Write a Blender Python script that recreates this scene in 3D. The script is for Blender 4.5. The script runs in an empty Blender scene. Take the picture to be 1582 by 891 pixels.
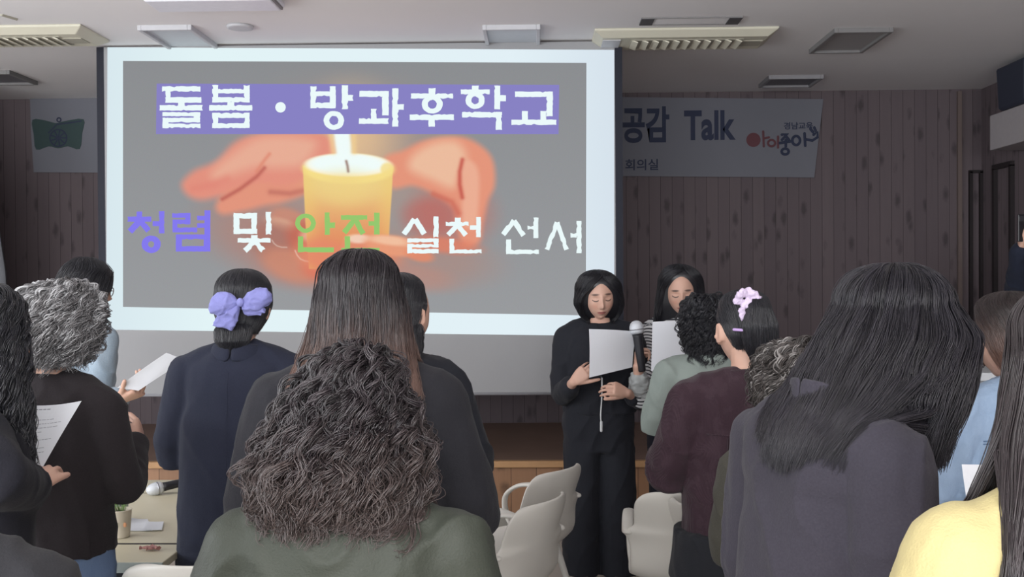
import bpy, bmesh, math, random
import numpy as np
from mathutils import Vector, Matrix, noise as mnoise
from mathutils.bvhtree import BVHTree
PI = math.pi
S = bpy.context.scene
COL = S.collection
R = math.radians
# ------------------------------------------------------------------ camera, light, exposure
FPX = 1582.0
CAM = Vector((0, 0, 1.55))
YAW, PITCH, ROLL = R(1.3), R(-0.56), R(-0.38)
EXPO = 0.0
cam_d = bpy.data.cameras.new('camera'); cam_d.sensor_width = 36; cam_d.lens = 36 * FPX / 1582
cam = bpy.data.objects.new('camera', cam_d); COL.objects.link(cam); S.camera = cam
cam_d.clip_start = 0.05
CM = Matrix.Rotation(YAW, 4, 'Z') @ Matrix.Rotation(PI / 2 + PITCH, 4, 'X') @ Matrix.Rotation(ROLL, 4, 'Z')
cam.matrix_world = Matrix.Translation(CAM) @ CM
S.view_settings.view_transform = 'Standard'; S.view_settings.look = 'None'
S.view_settings.exposure = EXPO; S.view_settings.gamma = 1; S.view_settings.use_curve_mapping = False
W = bpy.data.worlds.new('world'); S.world = W; W.use_nodes = True
W.node_tree.nodes['Background'].inputs[0].default_value = (0.90, 0.95, 1.0, 1)
W.node_tree.nodes['Background'].inputs[1].default_value = 1.25
def area(name, loc, rot, sx, sy, power, col=(1, 1, 1)):
    l = bpy.data.lights.new(name, 'AREA'); l.shape = 'RECTANGLE'; l.size = sx; l.size_y = sy
    l.energy = power; l.color = col
    o = bpy.data.objects.new(name, l); COL.objects.link(o); o.location = loc; o.rotation_euler = rot; return o
# daylight through the tall windows behind the audience and in the side wall
area('rear_window_light', (-1.2, -3.6, 1.9), (R(112), 0, 0), 6.5, 1.8, 330, (0.95, 0.97, 1.0))
area('side_window_light', (-5.3, 1.5, 1.5), (0, R(-105), 0), 1.6, 5.0, 170, (0.92, 0.96, 1.0))
# the lit row of ceiling lamps over the rear of the room
for lx in (-3.0, -1.0, 1.0, 2.6): area('ceiling_lamp_light', (lx, -0.9, 2.93), (0, 0, 0), 1.2, .6, 60, (1.0, 0.98, 0.96))
# ------------------------------------------------------------------ pixel geometry (1582 x 891 frame)
C3 = CM.to_3x3()
RT, UP, FW = C3 @ Vector((1, 0, 0)), C3 @ Vector((0, 1, 0)), C3 @ Vector((0, 0, -1))
def ray(px, py): return (FW + RT * ((px - 791) / FPX) - UP * ((py - 445.5) / FPX))
def at(px, py, d): return CAM + ray(px, py) * d                 # camera depth d
def on_y(px, py, Y): r = ray(px, py); return CAM + r * (Y / r.y)
def on_z(px, py, Z): r = ray(px, py); return CAM + r * ((Z - CAM.z) / r.z)
HR = Vector((math.cos(YAW), math.sin(YAW), 0)); HF = Vector((-math.sin(YAW), math.cos(YAW), 0))
# ------------------------------------------------------------------ materials
def lin(c):
    f = lambda v: v / 12.92 if v <= 0.04045 else ((v + 0.055) / 1.055) ** 2.4
    return tuple(f(v / 255) for v in c[:3])
def new_mat(name):
    m = bpy.data.materials.new(name); m.use_nodes = True
    return m, m.node_tree, m.node_tree.nodes['Principled BSDF']
class NT:
    def __init__(s, nt): s.nt = nt
    def n(s, t, **kw):
        x = s.nt.nodes.new(t)
        for k, v in kw.items():
            if k.startswith('i_'): x.inputs[k[2:].replace('_', ' ')].default_value = v
            else: setattr(x, k, v)
        return x
    def l(s, a, b): s.nt.links.new(a, b)
    def m(s, op, a, b=None, c=None):
        x = s.nt.nodes.new('ShaderNodeMath'); x.operation = op
        for i, v in enumerate((a, b, c)):
            if v is None: continue
            if isinstance(v, (int, float)): x.inputs[i].default_value = v
            else: s.nt.links.new(v, x.inputs[i])
        return x.outputs[0]
    def mix(s, f, a, b):
        x = s.nt.nodes.new('ShaderNodeMix'); x.data_type = 'RGBA'
        for i, v in ((0, f), (6, a), (7, b)):
            if isinstance(v, (int, float)): x.inputs[i].default_value = v
            elif isinstance(v, tuple): x.inputs[i].default_value = (*v, 1)
            else: s.nt.links.new(v, x.inputs[i])
        return x.outputs[2]
    def coord(s, kind='Object', scale=(1, 1, 1)):
        t = s.nt.nodes.new('ShaderNodeTexCoord'); mp = s.nt.nodes.new('ShaderNodeMapping')
        mp.inputs['Scale'].default_value = scale; s.nt.links.new(t.outputs[kind], mp.inputs[0]); return mp.outputs[0]
    def noise(s, vec, scale, detail=3, rough=0.5):
        x = s.nt.nodes.new('ShaderNodeTexNoise'); x.inputs['Scale'].default_value = scale
        x.inputs['Detail'].default_value = detail; x.inputs['Roughness'].default_value = rough
        if vec is not None: s.nt.links.new(vec, x.inputs['Vector'])
        return x.outputs['Fac']
    def bump(s, h, strength, dist, bsdf):
        x = s.nt.nodes.new('ShaderNodeBump'); x.inputs['Strength'].default_value = strength; x.inputs['Distance'].default_value = dist
        s.nt.links.new(h, x.inputs['Height']); s.nt.links.new(x.outputs[0], bsdf.inputs['Normal']); return x
def plain(name, rgb, rough=0.5, metal=0.0, spec=0.4, nscale=30, namp=0.06, bump=0.0, emit=None, sheen=0.0):
    m, nt, b = new_mat(name); k = NT(nt); c = lin(rgb)
    v = k.coord('Object'); f = k.noise(v, nscale, 3)
    lo = tuple(x * (1 - namp) for x in c); hi = tuple(min(1, x * (1 + namp)) for x in c)
    k.l(k.mix(f, lo, hi), b.inputs['Base Color'])
    b.inputs['Roughness'].default_value = rough; b.inputs['Metallic'].default_value = metal
    b.inputs['Specular IOR Level'].default_value = spec
    if sheen: b.inputs['Sheen Weight'].default_value = sheen; b.inputs['Sheen Roughness'].default_value = 0.4
    if bump: k.bump(f, bump, 0.002, b)
    return m
def emis(name, rgb, k=1.0):
    m, nt, b = new_mat(name); c = lin(rgb)
    b.inputs['Base Color'].default_value = (0, 0, 0, 1); b.inputs['Specular IOR Level'].default_value = 0; b.inputs['Roughness'].default_value = 1
    b.inputs['Emission Color'].default_value = (*c, 1); b.inputs['Emission Strength'].default_value = k * 2 ** -EXPO
    return m
def wood_planks(name, ca, cb, width, axis='X', rough=0.55, knots=0.8, groove=0.05, gap=(20, 16, 14)):
    m, nt, b = new_mat(name); k = NT(nt)
    t = nt.nodes.new('ShaderNodeTexCoord'); sp = nt.nodes.new('ShaderNodeSeparateXYZ'); k.l(t.outputs['Object'], sp.inputs[0])
    u = sp.outputs[axis]; z = sp.outputs['Z']
    q = k.m('DIVIDE', u, width); fl = k.m('FLOOR', q); fr = k.m('FRACT', q)
    wn = k.n('ShaderNodeTexWhiteNoise', noise_dimensions='1D'); k.l(fl, wn.inputs['W'])
    # grain: long in z, shifted for every plank
    cx = k.n('ShaderNodeCombineXYZ'); k.l(k.m('MULTIPLY', u, 1.0), cx.inputs[0]); k.l(k.m('MULTIPLY', wn.outputs['Value'], 37.0), cx.inputs[1])
    k.l(k.m('MULTIPLY', z, 0.06), cx.inputs[2])
    g = k.noise(cx.outputs[0], 60, 4, 0.6)
    g2 = k.noise(cx.outputs[0], 14, 2, 0.5)
    # knots
    ck = k.n('ShaderNodeCombineXYZ'); k.l(k.m('ADD', k.m('MULTIPLY', fr, .9), k.m('MULTIPLY', fl, 3.0)), ck.inputs[0]); k.l(k.m('ADD', k.m('MULTIPLY', z, 4.2), k.m('MULTIPLY', wn.outputs['Value'], 9.0)), ck.inputs[2])
    vo = k.n('ShaderNodeTexVoronoi', voronoi_dimensions='3D'); k.l(ck.outputs[0], vo.inputs['Vector']); vo.inputs['Scale'].default_value = 1.0
    wob = k.noise(ck.outputs[0], 5, 3)
    kd = k.m('SUBTRACT', k.m('ADD', vo.outputs['Distance'], k.m('MULTIPLY', k.m('SUBTRACT', wob, .5), .22)), 0.02)
    kn = k.n('ShaderNodeMapRange'); k.l(kd, kn.inputs[0]); kn.inputs[1].default_value = 0.10; kn.inputs[2].default_value = 0.28; kn.inputs[3].default_value = knots; kn.inputs[4].default_value = 0
    a, c2 = lin(ca), lin(cb)
    col = k.mix(k.m('ADD', k.m('MULTIPLY', wn.outputs['Value'], .55), k.m('MULTIPLY', g, .45)), a, c2)
    col = k.mix(k.m('MULTIPLY', g2, .25), col, tuple(x * .6 for x in a))
    col = k.mix(kn.outputs[0], col, tuple(x * .28 for x in a))
    e = k.m('ABSOLUTE', k.m('SUBTRACT', fr, .5)); gr = k.m('GREATER_THAN', e, 0.5 - groove / 2)
    col = k.mix(gr, col, lin(gap))
    k.l(col, b.inputs['Base Color']); b.inputs['Roughness'].default_value = rough
    h = k.m('SUBTRACT', k.m('MULTIPLY', g, .2), gr); k.bump(h, .5, .004, b)
    return m
# ------------------------------------------------------------------ mesh accumulator
class G:
    def __init__(s): s.v = []; s.f = []; s.mi = []
    def add(s, vs, fs, mi=0):
        o = len(s.v); s.v += [tuple(p) for p in vs]; s.f += [tuple(o + i for i in f) for f in fs]; s.mi += [mi] * len(fs); return s
    def box(s, c, d, M=None, mi=0):
        x, y, z = d[0] / 2, d[1] / 2, d[2] / 2
        vs = [Vector((sx * x, sy * y, sz * z)) for sx in (-1, 1) for sy in (-1, 1) for sz in (-1, 1)]
        if M is not None: vs = [M @ p for p in vs]
        vs = [p + Vector(c) for p in vs]
        return s.add(vs, [(0, 1, 3, 2), (4, 6, 7, 5), (0, 4, 5, 1), (2, 3, 7, 6), (0, 2, 6, 4), (1, 5, 7, 3)], mi)
    def loft(s, rings, cap=True, mi=0, close=True):
        n = len(rings[0]); vs = [p for r in rings for p in r]; fs = []
        m = n if close else n - 1
        for i in range(len(rings) - 1):
            for j in range(m):
                k = (j + 1) % n
                fs.append((i * n + j, i * n + k, (i + 1) * n + k, (i + 1) * n + j))
        if cap: fs.append(tuple(range(n - 1, -1, -1))); fs.append(tuple((len(rings) - 1) * n + j for j in range(n)))
        return s.add(vs, fs, mi)
    def tube(s, pts, rad, n=12, flat=None, cap=True, mi=0, round_ends=False, up=None):
        pts = [Vector(p) for p in pts]
        if not hasattr(rad, '__len__'): rad = [rad] * len(pts)
        if round_ends:
            a = (pts[0] - pts[1]).normalized(); b = (pts[-1] - pts[-2]).normalized()
            P, Q = [], []
            for t in (1.0, .9, .7, .4): P.append(pts[0] + a * rad[0] * t); Q.append(rad[0] * max(.12, math.sqrt(max(0, 1 - t * t))))
            P += pts; Q += list(rad)
            for t in (.4, .7, .9, 1.0): P.append(pts[-1] + b * rad[-1] * t); Q.append(rad[-1] * max(.12, math.sqrt(max(0, 1 - t * t))))
            pts, rad = P, Q
        rings = []; prev = Vector(up) if up is not None else None
        for i, p in enumerate(pts):
            t = (pts[min(i + 1, len(pts) - 1)] - pts[max(i - 1, 0)]).normalized()
            if prev is None: prev = t.orthogonal()
            x = (prev - t * prev.dot(t))
            x = x.normalized() if x.length > 1e-6 else t.orthogonal().normalized()
            y = t.cross(x); prev = x
            fx, fy = (1, 1) if flat is None else flat
            rings.append([p + (x * math.cos(2 * PI * j / n) * fx + y * math.sin(2 * PI * j / n) * fy) * rad[i] for j in range(n)])
        return s.loft(rings, cap, mi)
    def ell(s, c, r, M=None, nu=20, nv=12, mi=0):
        vs = []; fs = []
        for i in range(nv + 1):
            th = PI * i / nv
            if i in (0, nv): vs.append(Vector((0, 0, math.cos(th) * r[2])))
            else:
                for j in range(nu):
                    a = 2 * PI * j / nu; vs.append(Vector((math.sin(th) * math.cos(a) * r[0], math.sin(th) * math.sin(a) * r[1], math.cos(th) * r[2])))
        last = len(vs) - 1
        for j in range(nu):
            k = (j + 1) % nu; fs.append((0, 1 + j, 1 + k)); fs.append((last, last - nu + k, last - nu + j))
            for i in range(nv - 2): a = 1 + i * nu; fs.append((a + j, a + nu + j, a + nu + k, a + k))
        if M is not None: vs = [M @ p for p in vs]
        return s.add([p + Vector(c) for p in vs], fs, mi)
    def lathe(s, prof, c=(0, 0, 0), n=24, cap=True, mi=0, M=None):
        rings = [[Vector((r * math.cos(2 * PI * j / n), r * math.sin(2 * PI * j / n), z)) for j in range(n)] for r, z in prof]
        if M is not None: rings = [[M @ p for p in r] for r in rings]
        return s.loft([[p + Vector(c) for p in r] for r in rings], cap, mi)
def mesh_of(g, name, mats, smooth=False, recalc=True):
    me = bpy.data.meshes.new(name); me.from_pydata([tuple(v) for v in g.v], [], g.f)
    for m in (mats if isinstance(mats, (list, tuple)) else [mats]): me.materials.append(m)
    me.polygons.foreach_set('material_index', g.mi)
    if recalc:
        bm = bmesh.new(); bm.from_mesh(me); bmesh.ops.recalc_face_normals(bm, faces=bm.faces); bm.to_mesh(me); bm.free()
    if smooth: me.polygons.foreach_set('use_smooth', [True] * len(me.polygons))
    me.update(); return me
def link(name, me, parent=None, M=None):
    o = bpy.data.objects.new(name, me); COL.objects.link(o)
    if parent is not None: o.parent = parent
    if M is not None: o.matrix_local = M
    return o
def obj(name, g, mats, parent=None, smooth=False, bevel=0.0, segs=2, recalc=True, M=None):
    o = link(name, mesh_of(g, name, mats, smooth, recalc), parent, M)
    if bevel:
        b = o.modifiers.new('bevel', 'BEVEL'); b.width = bevel; b.segments = segs; b.limit_method = 'ANGLE'; b.angle_limit = R(40)
    return o
def thing(name, label, cat, loc=(0, 0, 0), rz=0, group=None):
    o = bpy.data.objects.new(name, None); COL.objects.link(o); o.empty_display_size = .1
    o.location = loc; o.rotation_euler = (0, 0, rz); o['label'] = label; o['category'] = cat
    if group: o['group'] = group
    return o
def tag(o, label, cat, group=None):
    o['label'] = label; o['category'] = cat
    if group: o['group'] = group
    return o
def struct(name, g, m, **kw):
    o = obj(name, g, m, **kw); o['kind'] = 'structure'; return o
def dup(root, loc, rz, label=None, group=None):
    r = root.copy(); COL.objects.link(r); r.location = loc; r.rotation_euler = (0, 0, rz)
    if label: r['label'] = label
    if group: r['group'] = group
    for ch in list(root.children):
        c = ch.copy(); COL.objects.link(c); c.parent = r
        for g2 in ch.children: d = g2.copy(); COL.objects.link(d); d.parent = c
    return r
# ------------------------------------------------------------------ the room
YS, YW, HC, SZ = 6.25, 7.9, 2.97, 0.436         # stage front, back wall, ceiling and stage heights
XR, XL = 3.41, -5.6
m_ceil = plain('ceiling_paint', (236, 234, 235), .85, nscale=1.4, namp=.04, spec=.2)
m_wall = wood_planks('dark_plank_wall', (96, 85, 90), (113, 101, 104), .088, 'X', .75, .6, .03, (46, 38, 38))
m_wallr = wood_planks('dark_plank_side_wall', (96, 85, 90), (113, 101, 104), .088, 'Y', .75, .6, .03, (46, 38, 38))
m_wain = wood_planks('pine_boards', (150, 112, 84), (186, 142, 108), .155, 'X', .45, .9, .02, (60, 40, 28))
m_trim = plain('pine_trim', (192, 150, 108), .4, nscale=12, namp=.12)
m_stage = plain('stage_floor_wood', (136, 112, 100), .55, nscale=6, namp=.15)
m_floor = plain('grey_vinyl_floor', (182, 174, 166), .55, nscale=8, namp=.06)
m_base = plain('grey_baseboard_vinyl', (150, 146, 138), .6)
struct('floor', G().box((-1, 1.6, -.05), (9.4, 13.0, .1)), m_floor)
struct('ceiling', G().box((-1, 1.6, HC + .05), (9.4, 13.0, .1)), m_ceil)
struct('wall_front', G().box((-1, YW + .05, HC / 2), (9.4, .1, HC)), m_wall)
struct('wall_right', G().box((XR + .05, 2.0, HC / 2), (.1, 12, HC)), m_wallr)
m_plaster = plain('pale_plaster', (170, 168, 166), .85)
struct('wall_left', G().box((XL - .05, 5.5, HC / 2), (.1, 5, HC)), m_plaster)
struct('trim_1', G().box((-1, YS + .012, SZ / 2 - .015), (9.1, .024, SZ - .032)), m_wain)
struct('floor_stage', G().box((-1, (YS + YW) / 2 + .02, SZ - .02), (9.1, YW - YS - .02, .04)), m_stage)
struct('trim_2', G().box((-1, YS - .008, SZ - .018), (9.1, .045, .04)), m_trim, bevel=.004)
struct('baseboard_front', G().box((-1, YS - .004, .045), (9.1, .016, .09)), m_base)
# doors on the right wall: dark plank leaves with raised dark frames
m_dk = plain('dark_door_frame', (40, 34, 36), .6)
for i, (y0, y1) in enumerate(((7.36, 7.66), (6.75, 7.12))):
    g = G()
    for (a, b_) in ((y0, y0 + .035), (y1 - .035, y1)): g.box((XR - .015, (a + b_) / 2, 1.17), (.03, b_ - a, 2.33))
    g.box((XR - .015, (y0 + y1) / 2, 2.345), (.03, y1 - y0, .035))
    struct('door_%d' % (i + 1), g, m_dk)
g = G()
for xx in (XR - .09, XR - .012): g.box((xx, 7.885, 1.39), (.022, .03, 1.90))
g.box((XR - .05, 7.885, 2.34), (.10, .03, .022))
struct('trim_4', g, m_dk)
struct('trim_3', G().box((3.235, 7.88, 1.7), (.03, .025, 2.5)), plain('pale_wall_strip', (112, 98, 94), .6))
# soffit shelf on the right wall and a speaker on it
m_soff = plain('painted_soffit', (158, 152, 154), .8)
struct('ceiling_soffit', G().box((3.275, 6.1, 2.53), (.265, 2.1, .24)), m_soff, bevel=.006)
t = thing('loudspeaker', 'dark blue-black loudspeaker perched on the grey soffit ledge, high on the right wall', 'speaker', (3.24, 6.85, 2.651))
m_spk = plain('speaker_cabinet', (44, 48, 62), .6); m_grl = plain('speaker_grille', (34, 37, 46), .7, bump=.5, nscale=300)
g = G(); a = [(-.12, -.24), (.14, -.24), (.14, .2), (-.12, .12)]
g.loft([[Vector((x * k, y * k, z)) for x, y in a] for z, k in ((0, .9), (.02, 1), (.27, 1.08), (.285, 1.05))]); obj('cabinet', g, m_spk, t, bevel=.008)
g = G(); g.loft([[Vector((x * k, -.245 - y, z)) for x, y in ((-.11, 0), (.12, 0), (.12, .012), (-.11, .012))] for z, k in ((.03, .9), (.25, .98))]); obj('grille', g, m_grl, t)
# small fitting at the ceiling edge, far right
# ------------------------------------------------------------------ ceiling fittings
m_frame = plain('light_frame_white', (200, 200, 204), .5); m_diff = plain('unlit_diffuser', (196, 200, 206), .35)
m_frame2 = plain('light_frame_grey', (130, 128, 128), .5)
def light_panel(px0, px1, yf, yb, label, fr=m_frame, df=m_diff, w=.34, l=.62, xoff=None):
    # corners of the panel's far edge in the picture fix its place on the ceiling
    a = on_z(px0, yf, HC); b_ = on_z(px1, yf, HC); y1 = (a.y + b_.y) / 2; y0 = on_z((px0 + px1) / 2, yb, HC).y
    cx = (a.x + b_.x) / 2; w = b_.x - a.x; l = y1 - y0
    t = thing('ceiling_light', label, 'ceiling light', (cx, (y0 + y1) / 2, HC), 0, 'square recessed ceiling lights')
    g = G(); e = .022; h = .03
    for s_ in (-1, 1): g.box((s_ * (w / 2 - e / 2), 0, -h / 2 + .002), (e, l, h)); g.box((0, s_ * (l / 2 - e / 2), -h / 2 + .002), (w - 2 * e, e, h))
    obj('light_frame', g, fr, t, bevel=.003)
    obj('diffuser', G().box((0, 0, -.006), (w - 2 * e, l - 2 * e, .012)), df, t)
light_panel(752, 834, 71, 38, 'white-framed square ceiling light just above the projector screen, right of its middle')
light_panel(262, 340, 71, 38, 'pale unlit ceiling light above the upper left part of the projector screen')
light_panel(1250, 1332, 76, 43, 'grey ceiling light with dark frame beside the long air conditioner', m_frame2, plain('grey_diffuser', (160, 158, 158), .45))
light_panel(1172, 1252, 130, 116, 'shaded ceiling light over the banner, near the dark plank wall', plain('shaded_frame', (150, 148, 152), .5), plain('shaded_diffuser', (110, 108, 114), .5))  # shade over the stage is put into the frame and diffuser colours
light_panel(-30, 60, 126, 108, 'shaded ceiling light over the green emblem end of the banner', m_frame2, plain('shaded_diffuser2', (110, 108, 114), .5))  # diffuser colour carries the shade here too
m_ac = plain('air_conditioner_cream', (212, 208, 190), .5, nscale=3); m_acd = plain('air_conditioner_slot', (172, 168, 154), .6); m_acl = plain('louvre_cream', (222, 218, 200), .5)
def air_con(px0, px1, yn, yf, label):
    a = on_z(px0, (yn + yf) / 2, HC); b_ = on_z(px1, (yn + yf) / 2, HC); y0 = on_z((px0 + px1) / 2, yn, HC).y; y1 = on_z((px0 + px1) / 2, yf, HC).y
    w = b_.x - a.x; l = y1 - y0
    t = thing('air_conditioner', label, 'air conditioner', ((a.x + b_.x) / 2, (y0 + y1) / 2, HC), 0, 'cream ceiling cassette air conditioners')
    g = G(); g.loft([[Vector((sx * (w / 2 - i), sy * (l / 2 - i), z)) for sx, sy in ((-1, -1), (1, -1), (1, 1), (-1, 1))] for i, z in ((0, 0), (0, -.012), (.05, -.045))])
    obj('casing', g, m_ac, t, bevel=.005)
    obj('air_slot', G().box((.02, 0, -.046), (w * .62, l * .5, .004)), m_acd, t)
    for k in range(11):
        obj('louvre', G().box((-w * .27 + w * .054 * k * 1.06, 0, -.052), (w * .036, l * .46, .006), Matrix.Rotation(.35, 3, 'Y')), m_acl, t)
    obj('control_panel', G().box((-w * .40, 0, -.047), (w * .1, l * .55, .006)), m_frame, t, bevel=.002)
    obj('flap', G().box((w * .38, 0, -.047), (w * .12, l * .3, .006)), m_acd, t)
air_con(916, 1190, 42, 68, 'long cream louvred ceiling air conditioner to the right of the projector screen')
air_con(-120, 150, 38, 64, 'long cream ceiling air conditioner in the upper left corner, cut by the picture edge')
def outline_panel(px0, px1, yn, yf, name, label, cat):
    a = on_z(px0, (yn + yf) / 2, HC); b_ = on_z(px1, (yn + yf) / 2, HC); y0 = on_z((px0 + px1) / 2, yn, HC).y; y1 = on_z((px0 + px1) / 2, yf, HC).y
    w = b_.x - a.x; l = y1 - y0
    t = thing(name, label, cat, ((a.x + b_.x) / 2, (y0 + y1) / 2, HC))
    g = G()
    for s_ in (-1, 1): g.box((0, s_ * l / 2, -.004), (w, .008, .008)); 
    obj('panel_frame', g, m_frame2, t)
    for s_ in (-1, 1): obj('dark_end', G().box((s_ * (w / 2 - .035), 0, -.005), (.07, l, .01)), plain('vent_dark', (84, 82, 86), .6), t)
    obj('cover', G().box((0, 0, -.003), (w - .14, l - .01, .006)), m_ceil, t)
outline_panel(990, 1143, 26, 36, 'access_panel', 'flush ceiling access panel with dark ends, in front of the long air conditioner', 'access panel')
a = on_z(371, 40, HC); t = thing('ceiling_speaker', 'small round white speaker grille in the ceiling above the projector screen', 'speaker', (a.x, a.y, HC))
obj('ring', G().lathe([(.055, 0), (.075, -.002), (.072, -.014), (.058, -.016)], n=32), m_frame, t, smooth=True)
obj('grille', G().lathe([(.058, -.001), (.058, -.012), (.03, -.014), (.004, -.015)], n=32), m_diff, t, smooth=True)
a = on_z(330, -4, HC); t = thing('fluorescent_fixture', 'white ceiling fixture cut by the top edge of the picture, over the bright screen', 'ceiling light', (a.x, a.y, HC))
g = G().loft([[Vector((sx * (.33 - i), sy * (.12 - i), z)) for sx, sy in ((-1, -1), (1, -1), (1, 1), (-1, 1))] for i, z in ((0, 0), (0, -.02), (.02, -.045))])
obj('housing', g, plain('fixture_white', (232, 232, 240), .4), t, bevel=.004)
obj('end_cap', G().box((.31, 0, -.02), (.03, .2, .04)), m_frame2, t)
a = on_z(2, 22, HC); b_ = on_z(26, 29, HC)
tag(obj('ceiling_strip', G().tube([a, b_], .01, 8), m_acd), 'short dark strip on the ceiling in the upper left corner', 'trim strip')
# ------------------------------------------------------------------ projector screen with the slide
scr = thing('projector_screen', 'large pull-down projector screen showing a slide of hands around a candle', 'projector screen', (0, 0, 0))
YF = YS - .12                                     # the cloth hangs just in front of the stage
def P(px, py, off=0.0): p = on_y(px, py, YF - off); return p
m_cloth = plain('screen_cloth', (160, 160, 162), .8, spec=.1, nscale=2, namp=.02)
m_mask = plain('screen_black_border', (30, 32, 44), .7)
tl, tr, bl, br = P(164, 70), P(951, 74), P(162, 604), P(951, 614)
x0, x1 = (tl.x + bl.x) / 2, (tr.x + br.x) / 2; z0, z1 = (bl.z + br.z) / 2, HC - .01
def slab(name, xa, xb, za, zb, m, y=YF, th=.004, **kw):
    return obj(name, G().box(((xa + xb) / 2, y + th / 2, (za + zb) / 2), (xb - xa, th, zb - za)), m, scr, **kw)
slab('screen_cloth', x0, x1, z0, z1, m_cloth)
slab('black_border', x0 - .045, x0, z0 + .0, z1, m_mask); slab('black_border', x1, x1 + .045, z0, z1, m_mask)
obj('bottom_bar', G().tube([(x0 - .045, YF, z0), (x1 + .045, YF, z0)], .009, 12), plain('bar_grey', (150, 150, 155), .4), scr, smooth=True)
# --- light of the projector on the cloth: white surround
def quad(name, pts, m, off):
    f = [P(x, y, off) for x, y in pts]; b_ = [p + Vector((0, .0006, 0)) for p in f]
    return obj(name, G().loft([f, b_]), m, scr)
m_white = emis('projected_white', (228, 243, 246)); 
wm, wnt, wb = new_mat('projected_white_surround'); k = NT(wnt)
wb.inputs['Base Color'].default_value = (0, 0, 0, 1); wb.inputs['Specular IOR Level'].default_value = 0
tc = wnt.nodes.new('ShaderNodeTexCoord'); sx = wnt.nodes.new('ShaderNodeSeparateXYZ'); k.l(tc.outputs['Object'], sx.inputs[0])
mr = k.n('ShaderNodeMapRange'); k.l(sx.outputs['X'], mr.inputs[0]); mr.inputs[1].default_value = x0; mr.inputs[2].default_value = x1
cr = k.n('ShaderNodeValToRGB'); k.l(mr.outputs[0], cr.inputs[0]); el = cr.color_ramp.elements
el[0].position = 0; el[0].color = (*lin((216, 232, 238)), 1); el[1].position = 1; el[1].color = (*lin((214, 226, 236)), 1)
for p_, c_ in ((.2, (226, 243, 246)), (.8, (226, 240, 246))): e_ = el.new(p_); e_.color = (*lin(c_), 1)
k.l(cr.outputs[0], wb.inputs['Emission Color']); wb.inputs['Emission Strength'].default_value = 2 ** -EXPO
quad('projected_surround', [(166, 73), (949, 77), (949, 519), (164, 509)], wm, .001)
# --- the picture itself, painted on a fine grid (projected light)
U0, U1, V0, V1 = 190, 906, 94, 486
NX, NY = 760, 416
uu, vv = np.meshgrid(np.linspace(U0, U1, NX), np.linspace(V0, V1, NY))
img = np.zeros((NY, NX, 3)); vgn = np.random.RandomState(3)
def smst(e0, e1, x): t_ = np.clip((x - e0) / (e1 - e0), 0, 1); return t_ * t_ * (3 - 2 * t_)
img[:] = (143, 145, 148); img += ((vv - 200) / 30 + 6 * smst(500, 900, uu) * 0)[..., None]
def over(mask, col):
    global img
    c = np.array(col, float) if not isinstance(col, np.ndarray) else col
    img = img * (1 - mask[..., None]) + c * mask[..., None]
def poly_sd(P_):
    P_ = np.array(P_, float); n = len(P_); inside = np.zeros(uu.shape, bool); d = np.full(uu.shape, 1e9)
    for i in range(n):
        a_, b2 = P_[i], P_[(i + 1) % n]; e = b2 - a_
        w = np.stack([uu - a_[0], vv - a_[1]], -1); t_ = np.clip((w @ e) / (e @ e), 0, 1)
        d = np.minimum(d, np.hypot(w[..., 0] - e[0] * t_, w[..., 1] - e[1] * t_))
        c = ((a_[1] > vv) != (b2[1] > vv)) & (uu < (b2[0] - a_[0]) * (vv - a_[1]) / (b2[1] - a_[1] + 1e-9) + a_[0]); inside ^= c
    return np.where(inside, -d, d)
def spline(P_, k_=6):
    P_ = np.array(P_, float); n = len(P_); out = []
    for i in range(n):
        p0, p1, p2, p3 = P_[i - 1], P_[i], P_[(i + 1) % n], P_[(i + 2) % n]
        for t_ in np.linspace(0, 1, k_, endpoint=False):
            out.append(.5 * ((2 * p1) + (-p0 + p2) * t_ + (2 * p0 - 5 * p1 + 4 * p2 - p3) * t_ ** 2 + (-p0 + 3 * p1 - 3 * p2 + p3) * t_ ** 3))
    return np.array(out)
def blob(P_, col, soft=6, a=1.0, grow=0, curve=True):
    sd = poly_sd(spline(P_) if curve else P_); over(a * smst(soft, -soft, sd - grow), col); return sd
def ellip(cx, cy, rx, ry, col, soft=.3, a=1.0, rot=0):
    c, s_ = math.cos(rot), math.sin(rot); x = (uu - cx) * c + (vv - cy) * s_; y = -(uu - cx) * s_ + (vv - cy) * c
    d = np.hypot(x / rx, y / ry); over(a * smst(1 + soft, 1 - soft, d), col)
def streak(pts, w, col, a=1.0):
    pts = np.array(pts, float); d = np.full(uu.shape, 1e9)
    for i in range(len(pts) - 1):
        e = pts[i + 1] - pts[i]; q = np.stack([uu - pts[i][0], vv - pts[i][1]], -1); t_ = np.clip((q @ e) / (e @ e), 0, 1)
        d = np.minimum(d, np.hypot(q[..., 0] - e[0] * t_, q[..., 1] - e[1] * t_))
    over(a * np.exp(-(d / w) ** 2), col)
# glow between the hands
ellip(540, 250, 120, 90, (196, 150, 128), .9, .55); ellip(545, 210, 60, 60, (232, 196, 150), .9, .8)
# lower dim hands
ellip(430, 372, 110, 58, (176, 132, 122), .5, .75, .25); ellip(650, 400, 110, 42, (170, 140, 132), .5, .75, .1)
ellip(700, 330, 60, 50, (190, 120, 110), .5, .7); ellip(505, 410, 90, 40, (196, 128, 112), .5, .7)
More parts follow.
